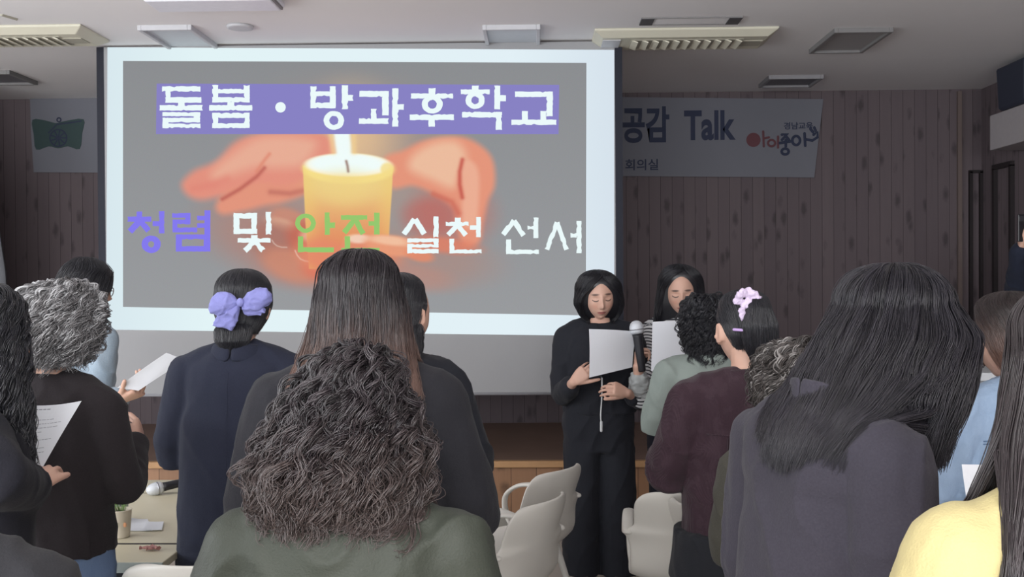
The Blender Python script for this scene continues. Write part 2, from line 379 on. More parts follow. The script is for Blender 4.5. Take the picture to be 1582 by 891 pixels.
# left hand
blob([(282, 288), (300, 268), (335, 252), (362, 224), (392, 210), (440, 205), (500, 207), (522, 225), (520, 250), (480, 290), (452, 304), (420, 300), (380, 304), (345, 308), (312, 314), (290, 306)], (226, 146, 128), 9)
blob([(360, 240), (400, 215), (450, 211), (490, 222), (470, 256), (430, 262), (395, 262), (340, 280), (330, 268)], (232, 176, 152), 14, .9)
blob([(335, 322), (352, 300), (400, 286), (440, 290), (478, 280), (476, 300), (440, 316), (410, 322), (380, 330), (345, 336)], (226, 150, 126), 8)
streak([(345, 312), (372, 296), (398, 276), (410, 262)], 3.5, (186, 100, 90), .8); streak([(398, 268), (410, 250), (418, 240)], 3, (222, 140, 118), .8)
streak([(420, 300), (450, 302), (475, 296)], 5, (190, 112, 100), .7); streak([(300, 296), (330, 290), (352, 280)], 7, (222, 132, 118), .5)
# left fingers curling below
ellip(455, 350, 40, 20, (206, 140, 118), .3, .8, .5); ellip(440, 352, 26, 9, (230, 186, 158), .5, .7, .3)
ellip(430, 378, 42, 30, (172, 118, 106), .4, .8, .3); ellip(480, 375, 36, 28, (196, 108, 90), .35, .85, .5); ellip(482, 370, 16, 9, (236, 190, 160), .5, .8, .2)
ellip(450, 415, 44, 24, (206, 140, 116), .4, .8, .35); ellip(500, 420, 30, 18, (222, 120, 96), .5, .8)
streak([(422, 376), (425, 381), (430, 385), (437, 387), (445, 387)], 1.0, (222, 196, 184), .7); streak([(458, 392), (461, 399), (466, 405), (473, 408), (480, 409), (487, 406)], 1.2, (236, 220, 208), .85)
# right hand
blob([(596, 246), (625, 232), (655, 217), (690, 210), (722, 212), (750, 228), (764, 250), (766, 285), (756, 310), (748, 345), (742, 375), (718, 380), (706, 345), (700, 322), (672, 300), (640, 288), (606, 290)], (228, 150, 124), 7)
blob([(640, 240), (672, 220), (706, 218), (722, 240), (712, 270), (700, 290), (668, 278), (636, 262)], (236, 190, 160), 12, .95)
blob([(712, 255), (726, 246), (740, 262), (742, 300), (736, 350), (716, 345), (716, 300)], (236, 178, 152), 6, .85)
streak([(716, 246), (712, 265), (712, 285), (716, 305)], 3.5, (196, 92, 80), .85); streak([(672, 300), (700, 312), (710, 330)], 5, (206, 110, 92), .7)
ellip(665, 335, 40, 26, (188, 104, 98), .5, .55)
# candle
cyt = 258
sd = blob([(470, 258), (609, 258), (607, 300), (604, 345), (600, 420), (480, 420), (474, 345)], (232, 196, 130), 1.5, 1, 0, False)
cm = smst(1.5, -1.5, sd); tt = smst(262, 395, vv)
cc = np.stack([234 - 8 * tt, 208 - 66 * tt, 136 - 36 * tt], -1)
edge = 1 - smst(0, 34, np.minimum(uu - 471, 607 - uu)); cc = cc * (1 - .45 * edge[..., None]) + np.array((240, 206, 120)) * .45 * edge[..., None]
over(cm, cc)
ellip(540, 262, 70, 24, (246, 222, 138), .12); ellip(540, 256, 66, 18, (250, 246, 226), .12); ellip(538, 254, 58, 15, (240, 252, 250), .2)
ellip(600, 262, 10, 10, (244, 220, 140), .3, .8); ellip(536, 290, 46, 22, (240, 216, 140), .8, .6)
ellip(533, 300, 30, 20, (236, 206, 132), .8, .4)
streak([(537, 250), (539, 258), (540, 266)], 2.2, (150, 120, 110), .85)
blob([(516, 200), (542, 200), (545, 225), (546, 246), (522, 246), (519, 225)], (240, 252, 250), 4, 1, 0, False); streak([(512, 200), (517, 235)], 5, (246, 222, 160), .6); streak([(548, 200), (549, 235)], 5, (246, 214, 150), .6)
# right finger tips at the foot of the candle
ellip(500, 398, 40, 24, (228, 138, 108), .5, .9, .2); ellip(560, 402, 60, 24, (226, 138, 106), .45, .95); ellip(545, 396, 14, 26, (240, 170, 120), .5, .8, .1)
ellip(560, 382, 28, 16, (224, 140, 112), .25, .95, -.2); ellip(556, 372, 18, 7, (246, 220, 200), .4, .8)
ellip(610, 382, 44, 16, (232, 156, 122), .25, .95, .12); ellip(605, 374, 34, 7, (244, 200, 168), .5, .8, .1)
ellip(690, 380, 50, 12, (224, 130, 104), .5, .8, .1); ellip(650, 396, 22, 10, (230, 140, 108), .4, .85, .2); ellip(640, 430, 60, 20, (186, 140, 128), .5, .6, .15)
img = np.clip(img + vgn.normal(0, .8, img.shape), 0, 255) / 255
imgl = np.where(img <= .04045, img / 12.92, ((img + .055) / 1.055) ** 2.4)
A, B, Cc, D = [np.array(P(x, y, .0025)) for x, y in ((190, 94), (906, 97), (190, 474), (905, 487))]
su = np.linspace(0, 1, NX)[None, :, None]; sv = np.linspace(0, 1, NY)[:, None, None]
pos = (A * (1 - su) + B * su) * (1 - sv) + (Cc * (1 - su) + D * su) * sv
me = bpy.data.meshes.new('projected_slide'); nv_ = NX * NY; nf = (NX - 1) * (NY - 1)
idx = np.arange(nv_).reshape(NY, NX); fa = np.stack([idx[:-1, :-1], idx[1:, :-1], idx[1:, 1:], idx[:-1, 1:]], -1).reshape(-1)
me.vertices.add(nv_); me.vertices.foreach_set('co', pos.reshape(-1)); me.loops.add(nf * 4); me.loops.foreach_set('vertex_index', fa.astype(np.int32))
me.polygons.add(nf); me.polygons.foreach_set('loop_start', np.arange(0, nf * 4, 4, dtype=np.int32)); me.update(calc_edges=True)
at_ = me.color_attributes.new('slide', 'FLOAT_COLOR', 'POINT'); at_.data.foreach_set('color', np.concatenate([imgl, np.ones((NY, NX, 1))], -1).reshape(-1).astype(np.float32))
sm, snt, sb = new_mat('projected_slide'); k = NT(snt); an = k.n('ShaderNodeAttribute', attribute_name='slide')
sb.inputs['Base Color'].default_value = (0, 0, 0, 1); sb.inputs['Specular IOR Level'].default_value = 0
k.l(an.outputs['Color'], sb.inputs['Emission Color']); sb.inputs['Emission Strength'].default_value = 2 ** -EXPO
me.materials.append(sm); slide = link('projected_slide', me, scr)
def emis_quad(name, pts, m, off, parent): 
    f = [P(x, y, off) for x, y in pts]; return obj(name, G().loft([f, [p + Vector((0, .0006, 0)) for p in f]]), m, parent)
emis_quad('title_band', [(242, 129), (864, 131), (863, 207), (241, 207)], emis('band_violet', (136, 130, 196)), .004, slide)
rng = random.Random(5)
class Txt:
    def __init__(s, sc, ox, oy, jit=1.0): s.sc = sc; s.ox = ox; s.oy = oy; s.g = G(); s.j = jit; s.n = 0
    def px(s, x, y): return (s.ox + x / s.sc, s.oy + y / s.sc)
    def poly(s, pts):                              # pts in crop units; rough, chipped edges
        out = []
        for i, a_ in enumerate(pts):
            b2 = pts[(i + 1) % len(pts)]; L = math.hypot(b2[0] - a_[0], b2[1] - a_[1]); n = max(1, int(L / 14))
            out.append((a_[0] + rng.uniform(-1, 1) * s.j, a_[1] + rng.uniform(-1, 1) * s.j))
            for q in range(1, n):
                t_ = q / n; nx, ny = -(b2[1] - a_[1]) / L, (b2[0] - a_[0]) / L; e = rng.uniform(-1.6, 1.6) * s.j
                if rng.random() < .12: e = 5.5 * s.j
                out.append((a_[0] + (b2[0] - a_[0]) * t_ + nx * e, a_[1] + (b2[1] - a_[1]) * t_ + ny * e))
        s.n += 1; off = .0055 + .00004 * (s.n % 7)
        f = [P(*s.px(x, y), off) for x, y in out]; s.g.loft([f, [p + Vector((0, .0005, 0)) for p in f]])
    def r(s, *rs):
        for (a_, b2, c, d) in rs: s.poly([(a_, b2), (c, b2), (c, d), (a_, d)])
    def d(s, x0_, y0_, x1_, y1_, w):
        L = math.hypot(x1_ - x0_, y1_ - y0_); nx, ny = -(y1_ - y0_) / L * w / 2, (x1_ - x0_) / L * w / 2
        s.poly([(x0_ + nx, y0_ + ny), (x0_ - nx, y0_ - ny), (x1_ - nx, y1_ - ny), (x1_ + nx, y1_ + ny)])
    def ring(s, cx, cy, rx, ry, ri, n=26):
        O, I = [], []
        for q in range(n):
            a_ = 2 * PI * q / n; e = rng.uniform(-1.5, 1.5) * s.j
            O.append(P(*s.px(cx + (rx + e) * math.cos(a_), cy + (ry + e) * math.sin(a_)), .0055)); I.append(P(*s.px(cx + (ri + e) * math.cos(a_), cy + (ri + e) * math.sin(a_)), .0055))
        h = Vector((0, .0005, 0)); s.g.loft([O, I, [p + h for p in I], [p + h for p in O], O], cap=False)
    def disc(s, cx, cy, r_): s.poly([(cx + r_ * math.cos(2 * PI * q / 24), cy + r_ * math.sin(2 * PI * q / 24)) for q in range(24)])
m_lw = emis('letter_white', (236, 250, 251)); m_lb = emis('letter_blue', (132, 122, 238)); m_lg = emis('letter_green', (150, 200, 112))
T = Txt(3.955, 160, 60)
T.r((358, 290, 592, 322), (378, 290, 408, 390), (378, 356, 597, 390), (455, 385, 495, 408), (342, 405, 606, 438), (360, 448, 590, 472), (552, 448, 590, 508), (360, 482, 590, 510), (360, 482, 398, 545), (360, 518, 592, 545))
T.r((664, 282, 700, 388), (856, 282, 893, 388), (664, 305, 893, 333), (664, 356, 893, 388), (757, 385, 798, 408), (646, 405, 908, 438), (664, 452, 892, 483), (664, 515, 892, 545), (664, 452, 700, 545), (858, 452, 892, 545))
T.j = .3; T.disc(1081, 418, 32); T.j = 1
T.r((1264, 290, 1300, 423), (1382, 290, 1418, 423), (1264, 320, 1418, 350), (1264, 388, 1418, 423), (1455, 283, 1493, 430), (1488, 343, 1526, 378)); T.ring(1407, 498, 63, 58, 28)
obj('title_lettering', T.g, m_lw, slide)
T = Txt(3.767, 540, 60)
T.r((58, 303, 228, 337), (190, 303, 228, 445), (125, 408, 158, 470), (55, 462, 228, 494), (248, 288, 284, 510), (280, 380, 316, 412))
T.r((460, 287, 500, 330), (357, 318, 602, 347), (350, 440, 608, 472), (460, 468, 497, 510)); T.ring(482, 380, 61, 54, 26)
T.r((713, 272, 752, 302), (647, 294, 815, 322), (842, 272, 877, 410), (873, 328, 910, 362), (655, 425, 887, 457), (850, 425, 887, 530)); T.ring(731, 357, 56, 50, 22)
T.r((963, 307, 1183, 338), (1146, 307, 1183, 450), (1003, 420, 1038, 475), (1110, 420, 1145, 475), (943, 470, 1203, 500))
obj('title_lettering', T.g, m_lw, slide)
T = Txt(3.565, 160, 270, .5)
T.r((182, 202, 212, 235), (132, 230, 262, 258), (305, 200, 335, 322), (270, 255, 310, 282)); T.d(203, 250, 145, 312, 34); T.d(200, 250, 248, 308, 32); T.ring(262, 382, 53, 48, 17)
T.r((378, 210, 478, 236), (450, 210, 478, 272), (380, 246, 478, 272), (380, 246, 406, 315), (380, 290, 515, 316), (556, 195, 588, 330), (515, 225, 560, 250), (515, 266, 560, 291), (398, 328, 588, 355), (398, 392, 588, 422), (398, 328, 432, 422), (552, 328, 588, 422))
obj('blue_lettering', T.g, m_lb, slide)
T = Txt(3.565, 160, 270, .9)
T.r((716, 210, 748, 325), (814, 210, 846, 325), (716, 210, 846, 240), (716, 297, 846, 325), (893, 203, 925, 330), (738, 348, 920, 373), (812, 332, 848, 352)); T.d(836, 362, 778, 418, 30); T.d(830, 362, 880, 418, 30)
T2 = Txt(3.564, 540, 270, .9)
T2.d(358, 244, 300, 326, 30); T2.d(362, 244, 412, 326, 30)
T2.r((462, 230, 490, 345), (318, 350, 490, 372), (460, 350, 490, 398), (318, 380, 490, 400), (318, 380, 345, 430), (318, 408, 490, 432))
T2.r((580, 235, 612, 262), (530, 258, 655, 281), (697, 232, 723, 343), (663, 278, 700, 302), (550, 352, 577, 430), (550, 410, 727, 432)); T2.d(594, 276, 543, 330, 27); T2.d(594, 276, 640, 332, 27)
T2.d(905, 252, 846, 328, 28); T2.d(905, 252, 958, 334, 28); T2.r((1012, 235, 1040, 347), (980, 280, 1015, 302), (862, 355, 890, 435), (862, 412, 1042, 436))
T2.d(1143, 262, 1086, 412, 26); T2.d(1143, 262, 1195, 412, 26); T2.r((1250, 253, 1277, 430), (1217, 320, 1252, 345))
obj('white_lettering', T.g, m_lw, slide); obj('white_lettering', T2.g, m_lw, slide)
T = Txt(3.565, 160, 270, .6); T.ring(1112, 266, 57, 53, 30); T.r((1218, 207, 1246, 330), (1243, 262, 1275, 292), (1070, 338, 1099, 425), (1070, 399, 1268, 426), (1308, 222, 1452, 248), (1328, 338, 1358, 425)); T.d(1385, 244, 1325, 318, 30); T.d(1385, 244, 1430, 325, 30)
T2 = Txt(3.564, 540, 270, .6); T2.r((135, 208, 165, 328), (105, 255, 138, 280), (-45, 402, 165, 428)); 
obj('green_lettering', T.g, m_lg, slide); obj('green_lettering', T2.g, m_lg, slide)
# ------------------------------------------------------------------ banner on the back wall, running behind the screen
ban = thing('banner', 'long white cloth banner with dark lettering on the plank wall behind the screen', 'banner', (0, 0, 0))
m_ban = plain('banner_cloth', (122, 123, 131), .85, spec=.1, nscale=3, namp=.04); YB = YW - .02
def PB(px, py, off=0.0): return on_y(px, py, YB - off)
tlb, trb, brb, blb = PB(46, 146), PB(1272, 152), PB(1258, 274), PB(50, 266)
ring_f = [PB(46, 146), PB(500, 147), PB(962, 150), PB(1272, 153), PB(1265, 212), PB(1258, 274), PB(962, 272), PB(500, 269), PB(52, 266), PB(48, 205)]
obj('cloth', G().loft([ring_f, [p + Vector((0, .004, 0)) for p in ring_f]]), m_ban, ban)
m_navy = plain('banner_ink', (52, 58, 80), .8); m_red = plain('banner_red', (102, 64, 70), .8); m_grn = plain('banner_green', (58, 76, 76), .8)
def word(body, px, py, h_px, name, m, sx_=1.0, off=0.0, bold=.012):
    c = bpy.data.curves.new(name, 'FONT'); c.body = body; c.extrude = .002; c.offset = bold; c.size = 1
    o = bpy.data.objects.new(name, c); COL.objects.link(o)
    me = bpy.data.meshes.new_from_object(o.evaluated_get(bpy.context.evaluated_depsgraph_get())); bpy.data.objects.remove(o)
    co = np.array([v.co[:] for v in me.vertices]); lo, hi = co.min(0), co.max(0)
    p = PB(px, py, .004); H_ = h_px * YB / FPX; s_ = H_ / (hi[1] - lo[1])
    for v in me.vertices: x, y, z = v.co; v.co = (p.x + (x - lo[0]) * s_ * sx_, p.y - z * .3, p.z + (y - lo[1]) * s_)
    me.materials.clear(); me.materials.append(m); return link(name, me, ban)
word('공감', 961, 221, 56, 'lettering', m_navy, .69, 0, .03)
word('Talk', 1057, 217, 46, 'lettering', m_navy, .70, 0, .03)
word('회의실', 966, 263, 17, 'lettering', m_navy, 1.05, 0, .012)
word('경남교육', 1211, 200, 11, 'lettering', m_navy, 1.05, 0, .02)
def strokes(name, lines, w, m):
    g = G()
    for ln in lines:
        pts = [PB(x, y, .004) for x, y in ln]; g.tube(pts, w * YB / FPX / 2, 8, flat=(1, .25), round_ends=True, up=(1, 0, .3))
    return obj(name, g, m, ban)
def circ(cx, cy, rx, ry, n=14): return [(cx + rx * math.cos(2 * PI * q / n), cy + ry * math.sin(2 * PI * q / n)) for q in range(n + 1)]
c_ = [PB(1164 + 11 * math.cos(2 * PI * q / 24), 216 + 11 * math.sin(2 * PI * q / 24), .003) for q in range(24)]
obj('red_dot', G().loft([c_, [p + Vector((0, .002, 0)) for p in c_]]), m_red, ban)
strokes('lettering', [[(1179, 203), (1180, 226)], [(1180, 214), (1188, 212)], circ(1192, 221, 5.5, 5), [(1202, 211), (1202, 228)]], 3.4, m_red)
strokes('lettering', [[(1208, 208), (1217, 206), (1208, 216)], [(1213, 209), (1219, 216)], [(1204, 221), (1224, 218)], [(1214, 216), (1214, 226)], circ(1213, 234, 5.5, 4.5), circ(1230, 217, 6, 7), [(1243, 206), (1244, 225)], [(1244, 215), (1255, 217), (1263, 212), (1263, 204), (1257, 208)], [(1256, 204), (1252, 199)], [(1260, 202), (1258, 197)]], 4.2, m_navy)
c_ = [PB(x, y, .003) for x, y in spline([(50, 185), (70, 186), (86, 190), (100, 187), (129, 184), (127, 205), (123, 230), (105, 226), (90, 229), (75, 226), (56, 231), (52, 208)], 3)]
obj('green_emblem', G().loft([c_, [p + Vector((0, .002, 0)) for p in c_]]), m_grn, ban)
strokes('emblem_wheel', [circ(90, 213, 13, 13, 24)] + [[(90, 213), (90 + 12 * math.cos(a_), 213 + 12 * math.sin(a_))] for a_ in [2 * PI * q / 9 for q in range(9)]] + [circ(91, 185, 3, 3), [(75, 205), (88, 192), (105, 190), (125, 187)]], 2.2, m_navy)
# grey curtain edge at the far left
m_cur = plain('grey_curtain', (128, 130, 136), .9)
g = G(); rings = []
for z_, xr in ((3.0 - .04, -4.0), (2.2, -3.55), (1.9, -3.51), (1.62, -3.47), (1.2, -3.45), (.46, -3.42)):
    pts = []
    for q in range(17):
        u_ = q / 16; pts.append((-4.9 + (xr + 4.74 - .0) * u_, 6.9 + .04 * math.sin(u_ * 26), z_))
    rings.append([Vector(p) for p in pts] + [Vector((p[0], p[1] + .02, p[2])) for p in reversed(pts)])
tag(obj('curtain', g.loft(rings), m_cur, smooth=True), 'grey hanging curtain at the picture\'s far left edge', 'curtain')
# ------------------------------------------------------------------ white shell armchairs
m_chair = plain('white_polypropylene', (214, 211, 204), .38, nscale=5, namp=.02)
m_leg = plain('white_chair_leg', (200, 198, 192), .35)
def interp(xs, ys, x): return float(np.interp(x, xs, ys))
def make_chair(label):
    t = thing('armchair', label, 'chair')
    prof = [(-.285, .815), (-.284, .808), (-.280, .79), (-.272, .76), (-.262, .73), (-.248, .69), (-.242, .668), (-.238, .655), (-.234, .64), (-.228, .62), (-.220, .59), (-.208, .54), (-.195, .50), (-.17, .465), (-.12, .447), (-.04, .44), (.06, .445), (.14, .448), (.19, .44), (.215, .42)]
    wid = [.15, .185, .203, .212, .214, .212, .212, .258, .252, .236, .228, .226, .226, .228, .232, .236, .238, .230, .215, .19]
    n = 20; vs = []; fs = []
    for i, (y, z) in enumerate(prof):
        for j in range(n + 1):
            q = -1 + 2 * j / n; x = q * wid[i]; back = max(0, min(1, (z - .45) / .2))
            vs.append((x, y + .055 * back * q * q, z * .975 + (1 - back) * .03 * abs(q) ** 3 - (.012 * q ** 4 if i < 3 else 0)))
    for i in range(len(prof) - 1):
        for j in range(n): a = i * (n + 1) + j; fs.append((a, a + 1, a + n + 2, a + n + 1))
    o = obj('shell', G().add(vs, fs), m_chair, t, smooth=True, recalc=False)
    md = o.modifiers.new('solid', 'SOLIDIFY'); md.thickness = .010; md.offset = 0
    md = o.modifiers.new('sub', 'SUBSURF'); md.levels = 1; md.render_levels = 1
    for s_ in (-1, 1):
        pts = spline3([(s_ * .235, -.19, .635), (s_ * .236, -.12, .650), (s_ * .236, .0, .655), (s_ * .234, .10, .645), (s_ * .230, .165, .60), (s_ * .226, .17, .54), (s_ * .222, .14, .48), (s_ * .215, .10, .445)], 6)
        obj('armrest', G().tube(pts, .017, 12, flat=(1.25, .55), round_ends=True, up=(1, 0, 0)), m_chair, t, smooth=True)
        for e in (-1, 1):
            obj('leg', G().tube([(s_ * .17, e * .12, .44), (s_ * .20, e * .17, .25), (s_ * .225, e * .215, .012)], [.015, .013, .011], 12, round_ends=True), m_leg, t, smooth=True)
    return t
def spline3(P_, k_=6):
    P_ = [np.array(p, float) for p in P_]; out = []; n = len(P_)
    for i in range(n - 1):
        p0, p1, p2, p3 = P_[max(0, i - 1)], P_[i], P_[i + 1], P_[min(n - 1, i + 2)]
        for t_ in np.linspace(0, 1, k_, endpoint=False):
            out.append(Vector(.5 * ((2 * p1) + (-p0 + p2) * t_ + (2 * p0 - 5 * p1 + 4 * p2 - p3) * t_ ** 2 + (-p0 + 3 * p1 - 3 * p2 + p3) * t_ ** 3)))
    out.append(Vector(P_[-1])); return out
CG = 'white moulded armchairs'
def cpos(px, d): p = CAM + HF * d + HR * ((px - 791) / FPX * d); return (p.x, p.y, 0)
ch0 = make_chair('white armchair seen from behind, between the speaker in black and the burgundy jacket'); ch0['group'] = CG
ch0.location = (0, 0, 0)
def put(o, px, d, rz): o.location = cpos(px, d); o.rotation_euler = (0, 0, rz)
put(ch0, 1066, 3.85, R(-6))
dup(ch0, cpos(784, 4.22), R(58), 'white armchair turned sideways with the tallest-showing back, before the speaker in black', CG)
dup(ch0, cpos(744, 3.64), R(62), 'white armchair turned sideways, nearer one of the pair beside the green jacket', CG)
dup(ch0, cpos(340, 2.99), R(0), 'white armchair whose top edge shows behind the navy coat at the bottom', CG)
dup(ch0, cpos(1168, 3.5), R(-66), 'white armchair almost hidden behind the burgundy jacket, only a corner showing', CG)
# ------------------------------------------------------------------ tables and what lies on them
m_top = plain('cream_tabletop', (206, 198, 172), .45, nscale=2, namp=.03); m_edge = plain('dark_table_edge', (52, 48, 48), .6); m_rim = plain('grey_table_rim', (168, 176, 172), .4)
m_tleg = plain('dark_table_leg', (44, 44, 50), .4, metal=.6)
ZT = .70
def table(x0_, x1_, y0_, y1_, label, zt=ZT, front=False):
    t = thing('folding_table', label, 'table', ((x0_ + x1_) / 2, (y0_ + y1_) / 2, 0), 0, 'cream folding tables')
    w, l = x1_ - x0_, y1_ - y0_
    obj('tabletop', G().box((0, 0, zt - .012), (w, l, .024)), m_top, t, bevel=.003)
    obj('edge_band', G().box((0, -l / 2 - .004, zt - .016), (w, .008, .03)), m_rim if front else m_edge, t)
    for sx_ in (-1, 1):
        for sy in (-1, 1): obj('leg', G().tube([(sx_ * (w / 2 - .08), sy * (l / 2 - .05), 0.005), (sx_ * (w / 2 - .08), sy * (l / 2 - .05), zt - .025)], .014, 10), m_tleg, t, smooth=True)
    if front: obj('modesty_panel', G().box((0, -l / 2 + .03, zt - .16), (w - .02, .012, .26)), plain('black_panel', (38, 40, 46), .6), t)
    return t
n1 = on_z(220, 868, ZT).y; n2 = on_z(220, 838, ZT).y; n3 = on_z(220, 761, ZT).y; n4 = on_z(220, 741, ZT).y
table(-2.2, -1.13, n1, n2 - .02, 'narrow cream table nearest the camera, holding the foil wrapper', front=True)
table(-2.3, -1.15, n2, n3 - .006, 'cream table with the potted cup and white sheet on it')
table(-2.4, -1.12, n3 + .006, n4, 'cream table behind the other two, the microphone lying on it')
def mic(name, label, loc, M, s=1.0):
    t = thing(name, label, 'microphone', loc); t.rotation_euler = M.to_euler()
    hd = obj('grille_head', G().lathe([(.004, .050), (.012, .047), (.020, .038), (.0245, .024), (.0255, .012), (.0255, .004), (.024, -.006), (.019, -.014)], n=28), m_mesh, t, smooth=True)
    obj('band', G().lathe([(.0262, .010), (.0262, .004)], n=28), plain('mic_band', (170, 172, 178), .35, metal=.8), t, smooth=True)
    obj('handle', G().lathe([(.0185, -.012), (.017, -.03), (.0155, -.10), (.0135, -.19), (.012, -.196)], n=24), m_mich, t, smooth=True)
    return t
m_mesh = plain('mic_mesh', (214, 218, 226), .45, metal=.3, nscale=900, namp=.35, bump=.6); m_mich = plain('mic_black', (34, 34, 40), .4)
p = on_z(246, 754, ZT + .026)
mic('microphone', 'silver-headed black microphone lying on the farthest cream table', (p.x, p.y, ZT + .0275), Matrix.Rotation(R(35), 3, 'Z') @ Matrix.Rotation(R(97), 3, 'Y').inverted() @ Matrix.Rotation(0, 3, 'Z'))
p = on_z(186, 829, ZT)
t = thing('potted_cup', 'pale paper cup with a small green plant on the cream table', 'cup', (p.x, p.y, ZT + .001))
obj('cup', G().lathe([(.001, 0), (.030, 0), (.0305, .003), (.037, .088), (.0385, .090), (.037, .092), (.034, .086), (.033, .08), (.001, .08)], n=32, cap=False), plain('paper_cup', (216, 206, 188), .7), t, smooth=True)
obj('soil', G().lathe([(.033, .08), (.02, .084), (.001, .085)], n=20), plain('soil', (70, 54, 42), .9, bump=1), t)
m_leaf = plain('seedling_leaf', (136, 168, 104), .5); g = G(); rg = random.Random(2)
for q in range(14):
    a_ = rg.uniform(0, 2 * PI); h_ = rg.uniform(.02, .055); r0_ = rg.uniform(.0, .02); b2 = Vector((r0_ * math.cos(a_), r0_ * math.sin(a_), .083)); e_ = b2 + Vector((math.cos(a_) * .016, math.sin(a_) * .016, h_))
    g.tube([b2, (b2 + e_) / 2 + Vector((0, 0, .006)), e_], .0012, 6)
    M_ = Matrix.Rotation(a_, 3, 'Z') @ Matrix.Rotation(-.4, 3, 'Y'); g.ell(e_, (.014, .007, .0015), M_, 10, 6)
obj('seedling', g, m_leaf, t, smooth=True)
g = G(); g.box((-.002, -.0365, .052), (.018, .001, .004)); g.box((.001, -.0365, .046), (.012, .001, .003)); obj('print', g, plain('cup_print', (150, 140, 128), .7), t)
obj('orange_print', G().ell((.026, -.026, .045), (.006, .002, .008)), plain('cup_orange', (206, 150, 110), .7), t)
p = on_z(182, 806, ZT)
t = thing('tumbler', 'clear tumbler with a dark lid standing behind the potted cup', 'tumbler', (p.x, p.y, ZT + .001))
mg, ngt, bg = new_mat('clear_plastic'); bg.inputs['Base Color'].default_value = (.85, .88, .88, 1); bg.inputs['Roughness'].default_value = .12; bg.inputs['Transmission Weight'].default_value = .8
obj('body', G().lathe([(.001, 0), (.032, 0), (.040, .112), (.038, .112), (.030, .004), (.001, .004)], n=32, cap=False), mg, t, smooth=True)
obj('lid', G().lathe([(.001, .118), (.038, .119), (.043, .116), (.043, .110), (.038, .110)], n=32), plain('dark_lid', (52, 56, 60), .35), t, smooth=True)
# sheets: bent paper with printed lines
m_paper = plain('white_paper', (236, 238, 243), .7, spec=.2, nscale=4, namp=.015); m_ink = plain('printed_grey_text', (150, 152, 160), .8)
pnt = m_paper.node_tree; tr_ = pnt.nodes.new('ShaderNodeBsdfTranslucent'); tr_.inputs[0].default_value = (.9, .92, .95, 1); mx_ = pnt.nodes.new('ShaderNodeMixShader'); mx_.inputs[0].default_value = .3
pnt.links.new(pnt.nodes['Principled BSDF'].outputs[0], mx_.inputs[1]); pnt.links.new(tr_.outputs[0], mx_.inputs[2]); pnt.links.new(mx_.outputs[0], pnt.nodes['Material Output'].inputs[0])
def paper(label, corners, bend=.01, lines=0, group='printed oath sheets', side=1, m=m_paper, parent=None, cat='paper'):
    # corners: tl, tr, br, bl as world points
    tl_, tr_, br_, bl_ = [Vector(c) for c in corners]; nrm = (tr_ - tl_).cross(bl_ - tl_).normalized(); n = 14; org = (tl_ + tr_ + br_ + bl_) / 4
    f = lambda u_, v_: (tl_ * (1 - u_) + tr_ * u_) * (1 - v_) + (bl_ * (1 - u_) + br_ * u_) * v_ + nrm * (bend * (math.sin(PI * u_) + .35 * math.sin(PI * v_ * 1.3 + u_ * 2))) - org
    vs = []; fs = []
    for sgn in (0, 1):
        for i in range(n + 1):
            for j in range(n + 1): vs.append(f(j / n, i / n) + nrm * (.0008 * sgn))
    k_ = (n + 1) ** 2
    for i in range(n):
        for j in range(n):
            a_ = i * (n + 1) + j; fs += [(a_, a_ + 1, a_ + n + 2, a_ + n + 1), (k_ + a_, k_ + a_ + n + 1, k_ + a_ + n + 2, k_ + a_ + 1)]
    e = [j for j in range(n)] + [i * (n + 1) + n for i in range(n)] + [n * (n + 1) + n - j for j in range(n)] + [(n - i) * (n + 1) for i in range(n)]
    for i in range(len(e)): a_, b2 = e[i], e[(i + 1) % len(e)]; fs.append((a_, k_ + a_, k_ + b2, b2))
    t = thing('paper_sheet', label, cat, tuple(org), 0, None)
    obj('sheet', G().add(vs, fs), m, t, smooth=False)
    if lines:
        g = G(); rr = random.Random(len(label)); off = nrm * (.0016 if side > 0 else -.0008)
        for q in range(lines):
            v_ = .10 + .8 * q / lines; ue = rr.choice((.88, .88, .6, .75)); u_ = .1
            if q == 0: v_ = .06
            h_ = (.014 if q == 0 else .008)
            if q == 1: continue
            while u_ < ue - .06:
                w_ = rr.uniform(.03, .09); g.loft([[f(u_, v_) + off, f(u_ + w_, v_) + off, f(u_ + w_, v_ + h_) + off, f(u_, v_ + h_) + off], [f(u_, v_) + off * 1.05, f(u_ + w_, v_) + off * 1.05, f(u_ + w_, v_ + h_) + off * 1.05, f(u_, v_ + h_) + off * 1.05]]); u_ += w_ + .012
        obj('printed_lines', g, m_ink, t)
    return t
zz = ZT + .004
paper('white printed sheet lying on the cream table behind the cup', [on_z(199, 799, zz), on_z(228, 801, zz), on_z(236, 819, zz), on_z(190, 819, zz)], .002, 5)
paper('folded white sheet flat on the cream table beside the navy coat', [on_z(226, 805, zz + .003), on_z(253, 805, zz + .003), on_z(250, 818, zz + .003), on_z(222, 818, zz + .003)], .001, 4)
p = on_z(233, 850, ZT)
t = thing('foil_wrapper', 'crumpled pinkish candy wrapper on the nearest cream table', 'wrapper', (p.x, p.y, ZT + .001))
m_foil = plain('pink_foil', (176, 128, 122), .3, metal=.4, nscale=60, namp=.3, bump=1)
for q, (dx, dy, an_, L) in enumerate(((-.012, 0, .2, .045), (.012, .004, -.7, .04), (.004, -.008, .5, .03))):
    g = G(); M_ = Matrix.Rotation(an_, 3, 'Z')
    g.loft([[M_ @ Vector((x, y * w_, .007 + z * w_)) + Vector((dx, dy, 0)) for y, z in ((-.009, 0), (-.004, .005), (.003, .007), (.009, .001), (.002, -.005))] for x, w_ in ((-L / 2, 1.1), (-L / 3, .6), (0, 1), (L / 3, .7), (L / 2, 1.2))]); obj('foil_twist', g, m_foil, t)
